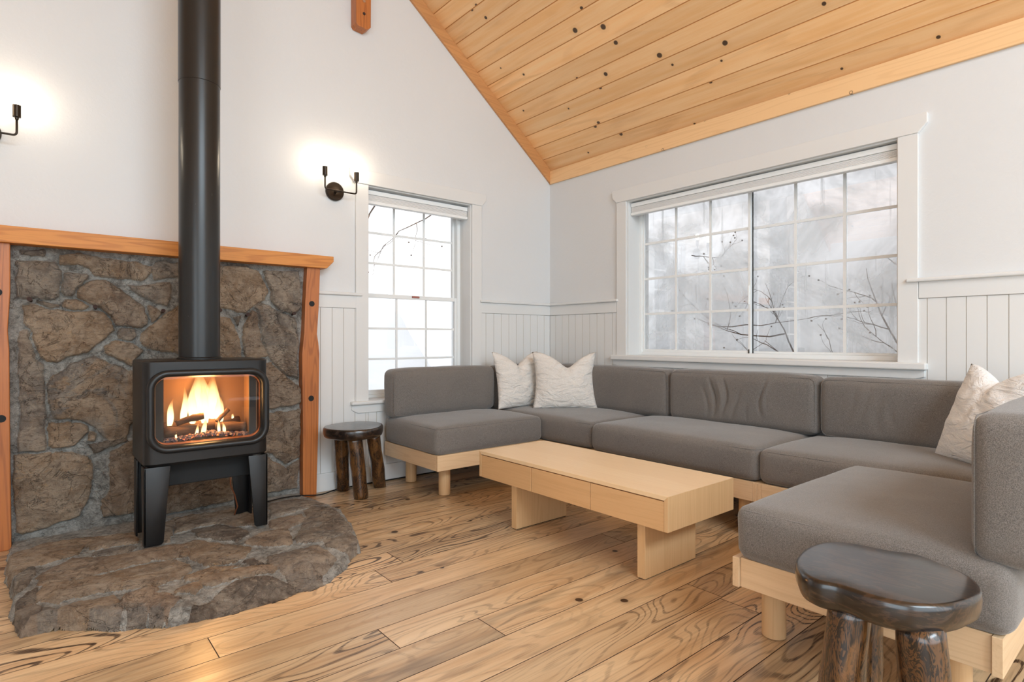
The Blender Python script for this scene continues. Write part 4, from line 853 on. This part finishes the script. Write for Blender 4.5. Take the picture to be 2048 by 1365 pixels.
def frame(x0, x1, y0, y1, root, legs, lip=0):
    """rails .21-.315 high; front board stands 12 mm proud of the side boards"""
    t = .024; za, zb = .212, .317
    for xa in (x0, x1 - t): MB().box(xa, xa + t, y0 + t + .001, y1 - t - .001, za, zb, .0015).build('side_rail', oak_y, root)
    for ya in (y0, y1 - t): MB().box(x0 - lip, x1, ya, ya + t, za, zb, .0015).build('rail', oak_x, root)
    MB().box(x0 + t, x1 - t, y0 + t, y1 - t, zb - .03, zb - .01).build('slat_deck', oak_x, root)
    for (lx, ly) in legs:
        MB().lathe([(.036, 0), (.042, .005), (.042, .211)], (lx, ly, 0), 28).build('leg', oak_z, root, auto=40)
LM = (-1.815, -.862, -.81, -.06); SX = -.87; YS1, YS2 = -1.315, -2.54
G = 'sections of the grey U-shaped sofa'
m1 = empty('sofa_section', (-1.34, -.43, 0), 'grey sofa section under the tall window, beside the small far stool', 'sofa', G)
frame(*LM, m1, [(-1.655, -.65), (-1.645, -.165), (-.95, -.65), (-.95, -.2)]); seat(-1.825, -.845, -.815, -.065, m1, 1)
back(-1.84, -.862, -.235, -.062, m1, 2, 1, -.235)
m2 = empty('sofa_section', (-.45, -.7, 0), 'grey corner sofa section under the two off-white pillows where the walls meet', 'sofa', G)
frame(-.86, -.06, YS1, -.06, m2, [(-.78, YS1 + .08), (-.14, YS1 + .08), (-.14, -.14), (-.78, -.14)]); seat(-.838, -.065, YS1, -.065, m2, 3)
back(-.850, -.245, -.20, -.06, m2, 4, 1, -.20, .868); back(-.24, -.065, -1.525, -.065, m2, 5, 0, -.24)
m3 = empty('sofa_section', (-.45, -1.9, 0), 'grey middle sofa section behind the low table, its back cushion creased, under the wide window', 'sofa', G)
frame(-.87, -.06, YS2, YS1 - .001, m3, [(-.79, YS2 + .1), (-.14, YS2 + .1), (-.14, YS1 - .1), (-.79, YS1 - .1)]); seat(-.868, -.065, YS2, YS1, m3, 6, .026)
back(-.245, -.065, -2.595, -1.535, m3, 7, 0, -.245, .874, step=.009, cr=((1, -1.90, .010, .017, .55, .86), (1, -1.945, .013, -.010, .56, .85), (1, -1.985, .010, .016, .56, .86), (1, -2.27, .009, .013, .58, .87), (1, -2.30, .012, -.007, .58, .87), (1, -1.84, .012, .009, .54, .8), (1, -2.08, .016, .009, .54, .78), (1, -2.18, .014, .006, .54, .72)))
m4 = empty('sofa_section', (-.45, -3.2, 0), 'grey sofa section in the near right corner, under the bright white pillow', 'sofa', G)
frame(-.87, -.06, -3.76, YS2 - .001, m4, [(-.79, YS2 - .1), (-.14, -3.66), (-.14, YS2 - .1)]); seat(-.868, -.065, -3.765, YS2, m4, 8, .026, cr=((1, -2.83, .03, .0, .4, .6),))
back(-.245, -.065, -3.66, -2.605, m4, 9, 0, -.245, step=.012, cr=((1, -2.78, .014, .005, .55, .86), (1, -2.95, .018, .006, .55, .84), (1, -2.86, .012, .005, .62, .87), (1, -3.02, .012, .004, .56, .8)))
m5 = empty('sofa_section', (-1.4, -3.4, 0), 'nearest grey sofa section at the right edge, partly behind the large dark stool', 'sofa', G)
frame(-1.948, -.872, -3.76, -3.005, m5, [(-1.79, -3.075), (-1.79, -3.62), (-.97, -3.08), (-.97, -3.66)], .012); seat(-1.972, -.872, -3.785, -3.012, m5, 10, .024)
back(-1.96, -.872, -3.865, -3.685, m5, 11, 1, -3.685, .905, z0=.50)

# ---------------- cushions ----------------
def pillow(loc, yaw, lean, w_, h_, T, lab, mat, seed, chop=.10, cw=.32, roll=0., dx=0., wr=1., group='linen throw pillows on the sofa'):
    N = 44; V = []; F = []
    for side in (1, -1):
        for j in range(N + 1):
            for i in range(N + 1):
                u = -1 + 2 * i / N; v = -1 + 2 * j / N
                pin = 1 - .10 * (1 - abs(u) ** 2.2) * 0
                ex = w_ / 2 * (1 - .11 * (1 - v * v)) ; ez = h_ / 2 * (1 - .035 * (1 - u * u))
                x = u * ex; z = v * ez
                if v > -.2:   # karate chop along the top
                    c = math.exp(-((u - dx) / cw) ** 2) * .45 + max(0, 1 - abs(u - dx) / .82) * .75
                    z -= chop * c * ((v + .2) / 1.2) ** 2.2
                th = T / 2 * ((1 - abs(u) ** 2.6) ** .62) * ((1 - abs(v) ** 2.6) ** .62)
                th *= 1 - .62 * math.exp(-((u - dx) / .16) ** 2) * max(0, v) ** 2
                P3 = Vector((x * 6 + seed, z * 6, side))
                e_ = (1 - abs(u) ** 6) * (1 - abs(v) ** 6)
                cr = noise.noise(Vector((x * 5 + seed, z * 16 + 3 * noise.noise(P3), 0))) * .010 * wr + noise.noise(Vector((x * 14, z * 38 + seed, 4 * noise.noise(P3)))) * .004 * wr
                y = side * th + cr * e_ * side
                # radial folds from the chop
                an = math.atan2(x - dx * w_ / 2, (h_ / 2 - chop) - z + .03); y += side * e_ * .004 * math.sin(an * 9 + seed) * math.exp(-((z - h_ / 4) ** 2 + x * x) / .02)
                V.append((x, -y, z + h_ / 2))
    n1 = (N + 1) ** 2
    for s in range(2):
        for j in range(N):
            for i in range(N):
                a = s * n1 + j * (N + 1) + i; f = (a, a + 1, a + N + 2, a + N + 1); F.append(f if s == 0 else f[::-1])
    M_ = Matrix.Translation(loc) @ Matrix.Rotation(yaw, 4, 'Z') @ Matrix.Rotation(-lean, 4, 'X') @ Matrix.Rotation(roll, 4, 'Y')
    bm = bmesh.new(); vv = [bm.verts.new(M_ @ Vector(v)) for v in V]
    for f in F: bm.faces.new([vv[i] for i in f])
    bmesh.ops.remove_doubles(bm, verts=bm.verts[:], dist=.0006); bmesh.ops.recalc_face_normals(bm, faces=bm.faces[:]); bm.verts.index_update()
    o = MB().add([v.co[:] for v in bm.verts], [[v.index for v in f.verts] for f in bm.faces]).build('throw_pillow', mat, smooth=True); bm.free()
    return tag(o, lab, 'pillow', group)
# yaw: local -y faces the room
pillow((-.665, -.345, .515), R(-3), R(11), .50, .49, .17, 'off-white wrinkled linen pillow, left of the pair in the sofa corner', linen, 1., .10, roll=R(0), wr=1.3)
pillow((-.455, -.66, .515), R(-40), R(12), .55, .49, .18, 'off-white linen pillow, right of the pair, in front of the corner', linen, 5., .11, dx=.1, wr=.7)
pillow((-.575, -3.40, .512), R(-135), R(21), .50, .50, .17, 'bright white linen pillow at the right edge of the picture, by the nearest backrest', linen_w, 9., .07, wr=.8)

# ---------------- coffee table ----------------
tb = empty('coffee_table', (-1.53, -1.93, 0), 'low pale oak coffee table with three drawers in front of the sofa', 'table')
tx0, tx1, ty0, ty1, tz0, tz1 = -1.802, -1.258, -2.620, -1.262, .266, .4215
t = .02
MB().prism([(ty0, tz1), (ty1, tz1), (ty1 - t, tz1 - t), (ty0 + t, tz1 - t)], 0, tx0, tx1, .001).build('table_top', tab_y, tb)
MB().prism([(ty0, tz1 - .0005), (ty0 + t, tz1 - t), (ty0 + t, tz0), (ty0, tz0)], 0, tx0, tx1, .001).build('side_panel', tab_z, tb)
MB().prism([(ty1, tz1 - .0005), (ty1 - t, tz1 - t), (ty1 - t, tz0), (ty1, tz0)], 0, tx0, tx1, .001).build('side_panel', tab_z, tb)
MB().box(tx1 - .02, tx1 - .001, ty0 + t, ty1 - t, tz0, tz1 - t).box(tx0 + .02, tx1 - .02, ty0 + t, ty1 - t, tz0 + .004, tz0 + .016).build('carcase', tab_f, tb)
MB().box(tx0 + .016, tx0 + .018, ty0 + t, ty1 - t, tz0 + .006, tz1 - t).build('drawer_gap', seam_dark, tb)
cuts = [ty0 + t, -2.17, -1.735, ty1 - t]
for i in range(3): MB().box(tx0 + .0015, tx0 + .0195, cuts[i] + .0018, cuts[i + 1] - .0018, tz0 - .001, tz1 - t - .005, .001).build('drawer', tab_f, tb)
for yc in (-2.444, -1.538):
    l = MB().box(-1.757, -1.347, yc - .022, yc + .022, .004, tz0 + .004, .0015).build('leg', tab_z, tb)
    MB().box(-1.752, -1.352, yc - .018, yc + .018, 0, .004).build('foot_pad', black_rubber, l)

# ---------------- stools ----------------
def slab(outline, z0, z1, lean=0.):
    """rounded-edge slab from an outline"""
    n = len(outline); c = Vector((sum(p[0] for p in outline) / n, sum(p[1] for p in outline) / n))
    # smooth outline by Catmull-Rom
    pts = []
    for i in range(n):
        p0, p1, p2, p3 = [Vector(outline[(i + k) % n]) for k in (-1, 0, 1, 2)]
        for k in range(4):
            t = k / 4; pts.append(.5 * ((2 * p1) + (p2 - p0) * t + (2 * p0 - 5 * p1 + 4 * p2 - p3) * t * t + (3 * p1 - p0 - 3 * p2 + p3) * t ** 3))
    loops = []; h = z1 - z0
    for (s, zz) in ((.90, z0), (.965, z0 + h * .12), (.995, z0 + h * .4), (1.0, z0 + h * .7), (.99, z0 + h * .88), (.968, z1 - .0015), (.93, z1), (.5, z1 - .001), (.02, z1 - .001)):
        loops.append([(c.x + (p.x - c.x) * s, c.y + (p.y - c.y) * s, zz + (.006 * noise.noise(Vector((p.x * 9, p.y * 9, zz * 10))) if zz < z1 - .01 else 0)) for p in pts])
    mb = MB(); ring_loft(mb, loops, True); mb.F.append(tuple(range(len(pts)))[::-1]); mb.M.append(0)
    return mb
def logleg(top, bot, r0, r1, seed):
    n = 16; P_ = []; rr = []; a, b = Vector(bot), Vector(top)
    for i in range(n):
        t = i / (n - 1); p = a.lerp(b, t); p += Vector((noise.noise(Vector((t * 3, seed, 0))), noise.noise(Vector((t * 3, seed, 9))), 0)) * .006
        P_.append(p); rr.append((r0 + (r1 - r0) * t) * (1 + .05 * noise.noise(Vector((t * 6, seed, 3)))) * (.93 if i == 0 else 1))
    P_[0].z = bot[2]; m = MB().tube(P_, rr, 26)
    m.V = [tuple(Vector(v) + Vector((v[0] - (a.lerp(b, (v[2] - a.z) / (b.z - a.z))).x, v[1] - (a.lerp(b, (v[2] - a.z) / (b.z - a.z))).y, 0)) * .10 * noise.noise(Vector((v[0] * 22, v[1] * 22, v[2] * 9 + seed)))) for v in m.V]
    return m
ra = empty('log_stool', (-2.16, -.29, 0), 'small dark round log-legged stool against the white wall by the left sofa end', 'stool', 'dark log-legged stools')
oA = []
for k in range(16):
    g = 2 * math.pi * k / 16; rr = .213 * (1 + .05 * math.cos(2 * g - R(100)) + .03 * math.sin(3 * g)); oA.append((-2.165 + rr * math.cos(g), -.282 + rr * math.sin(g)))
slab(oA, .425, .497).build('seat', stool_t, ra, auto=50)
for i, (tp, bt, r0, r1) in enumerate([((-2.215, -.17, .43), (-2.155, -.065, 0), .05, .048), ((-2.2, -.365, .43), (-2.15, -.36, 0), .050, .048), ((-2.03, -.30, .43), (-1.905, -.155, 0), .049, .046)]):
    logleg(tp, bt, r0, r1, 3 + i * 7).build('leg', stool_l, ra, smooth=True)
rb_ = empty('log_stool', (-2.23, -3.57, 0), 'large dark polished oval stool in the foreground, before the nearest sofa section', 'stool', 'dark log-legged stools')
slab(STOOL_B, .437, .508).build('seat', stool_t, rb_, auto=50)
for i, (tp, bt, r0, r1) in enumerate([((-2.345, -3.53, .445), (-2.37, -3.50, 0), .054, .047), ((-2.335, -3.675, .445), (-2.33, -3.71, 0), .058, .048), ((-2.14, -3.50, .445), (-2.12, -3.48, 0), .046, .042)]):
    logleg(tp, bt, r0, r1, 31 + i * 7).build('leg', stool_l, rb_, smooth=True)

# ---------------- outdoors ----------------
def snowfield(name, x0, x1, y0, y1, n, f, lab, seed):
    V = []; F = []
    for j in range(n + 1):
        for i in range(n + 1):
            x = x0 + (x1 - x0) * i / n; y = y0 + (y1 - y0) * j / n
            V.append((x, y, f(x, y) + .16 * noise.noise(Vector((x * .9, y * .9, seed))) + .06 * noise.noise(Vector((x * 3, y * 3, seed)))))
    for j in range(n):
        for i in range(n): a = j * (n + 1) + i; F.append((a, a + 1, a + n + 2, a + n + 1))
    return tag(mesh(name, V, F, snow, None, True), lab, 'snow', kind='stuff')
sm = lambda t: max(0, min(1, t)) ** 2 * (3 - 2 * max(0, min(1, t)))
snowfield('snow_bank', -8, -.2, .9, 7, 70, lambda x, y: .25 + 1.7 * sm((y - 1.0) / 3.2) + .25 * sm((x + 2) / 2), 'deep white snow bank outside the tall window', 1.)
snowfield('snow_bank', .75, 6.5, -6, 4.5, 70, lambda x, y: .5 + .5 * sm((x - .8) / .9) + 1.5 * sm((x - 1.5) / 2.) + 3.2 * sm((x - 2.6) / 3.2) , 'shaded snow bank outside the wide window', 4.)
tag(MB().box(-9, 8, .27, 9, -.6, -.5).box(.27, 8, -8, .27, -.6, -.5).build('snow_ground', snow), 'flat snow-covered ground outside the house', 'snow', kind='stuff')
pr_ = empty('shade_roof', (1.4, -2.2, 2.6), 'grey boarded roof added to shade the snow outside the wide window', 'shade roof')  # roof and posts added to keep sky light off this snow
MB().prism([(.3, 2.98), (.3, 3.05), (1.7, 2.86), (1.7, 2.79)], 1, -5.2, 2.4).build('roof_deck', grey_wood, pr_)
MB().box(1.62, 1.7, -5.2, 2.4, 2.70, 2.80, .004).build('fascia_board', grey_wood, pr_)
MB().box(1.6, 1.69, -5.15, -5.05, .3, 2.70, .004).box(1.6, 1.69, 2.2, 2.3, .3, 2.70, .004).build('post', grey_wood, pr_)
def bush(name, clear, stems, lab, seed, cat='bare branches', up=.02):
    r = random.Random(seed); m = MB()
    def grow(p, d, L, rad, lvl):
        n = 7; pts = [Vector(p)]; d = Vector(d).normalized()
        for i in range(n):
            d = (d + Vector((r.uniform(-.28, .28), r.uniform(-.28, .28), r.uniform(-.25, .25) + up))).normalized(); q_ = pts[-1] + d * L / n
            if clear[0] == 0: q_.x = max(q_.x, .5)
            else: q_.y = max(q_.y, .6)
            pts.append(q_)
            if lvl < 2 and i > 0 and r.random() < .5:
                e = (d + Vector((r.uniform(-1, 1), r.uniform(-1, 1), r.uniform(-.8, .8)))).normalized(); grow(pts[-1], e, L * r.uniform(.35, .65), rad * .55, lvl + 1)
        m.tube(pts, [rad * (1 - .75 * i / n) for i in range(n + 1)], 5)
        if lvl >= 2: 
            q = pts[-1]; m.box(q.x - .005, q.x + .005, q.y - .005, q.y + .005, q.z - .005, q.z + .007)
    for p, d, L, rad in stems: grow(p, d, L, rad, 0)
    return tag(m.build(name, bark, smooth=False), lab, cat)
bush('bare_tree', (1,), [((-1.2, 1.3, 2.5), (-.5, .1, -1), .95, .009), ((-.6, 1.2, 2.45), (-.8, .2, -.25), .75, .007)], 'bare twigs hanging in front of the snow outside the tall window', 8, up=-.05)
bush('bare_shrub', (0,), [((.95, -2.9, .55), (.05, .45, .9), 1.0, .011), ((1.0, -2.7, .5), (.1, -.15, .9), 1.1, .011), ((1.0, -2.6, .6), (0, .9, .45), 1.0, .009), ((.9, -2.9, .7), (0, -.6, .5), .8, .008), ((1.0, -2.2, .75), (.1, .8, .2), .9, .007), ((.9, -2.95, .9), (.1, .15, .95), .9, .009), ((.95, -2.75, 1.0), (.1, .5, .5), .8, .008), ((.9, -2.6, .9), (.1, -.4, .5), .7, .007), ((.9, -1.95, 1.0), (0, .3, .7), .7, .007), ((.85, -1.9, 1.15), (.1, .9, -.1), .9, .007)], 'tangled bare shrub in the snow outside the right half of the wide window', 12)
bush('bare_shrub', (0,), [((.9, -1.0, 1.9), (.1, -.6, -.2), .3, .005), ((1.1, -1.05, 1.25), (.0, -.9, -.25), .9, .007)], 'thin bare twigs outside the left half of the wide window', 21)
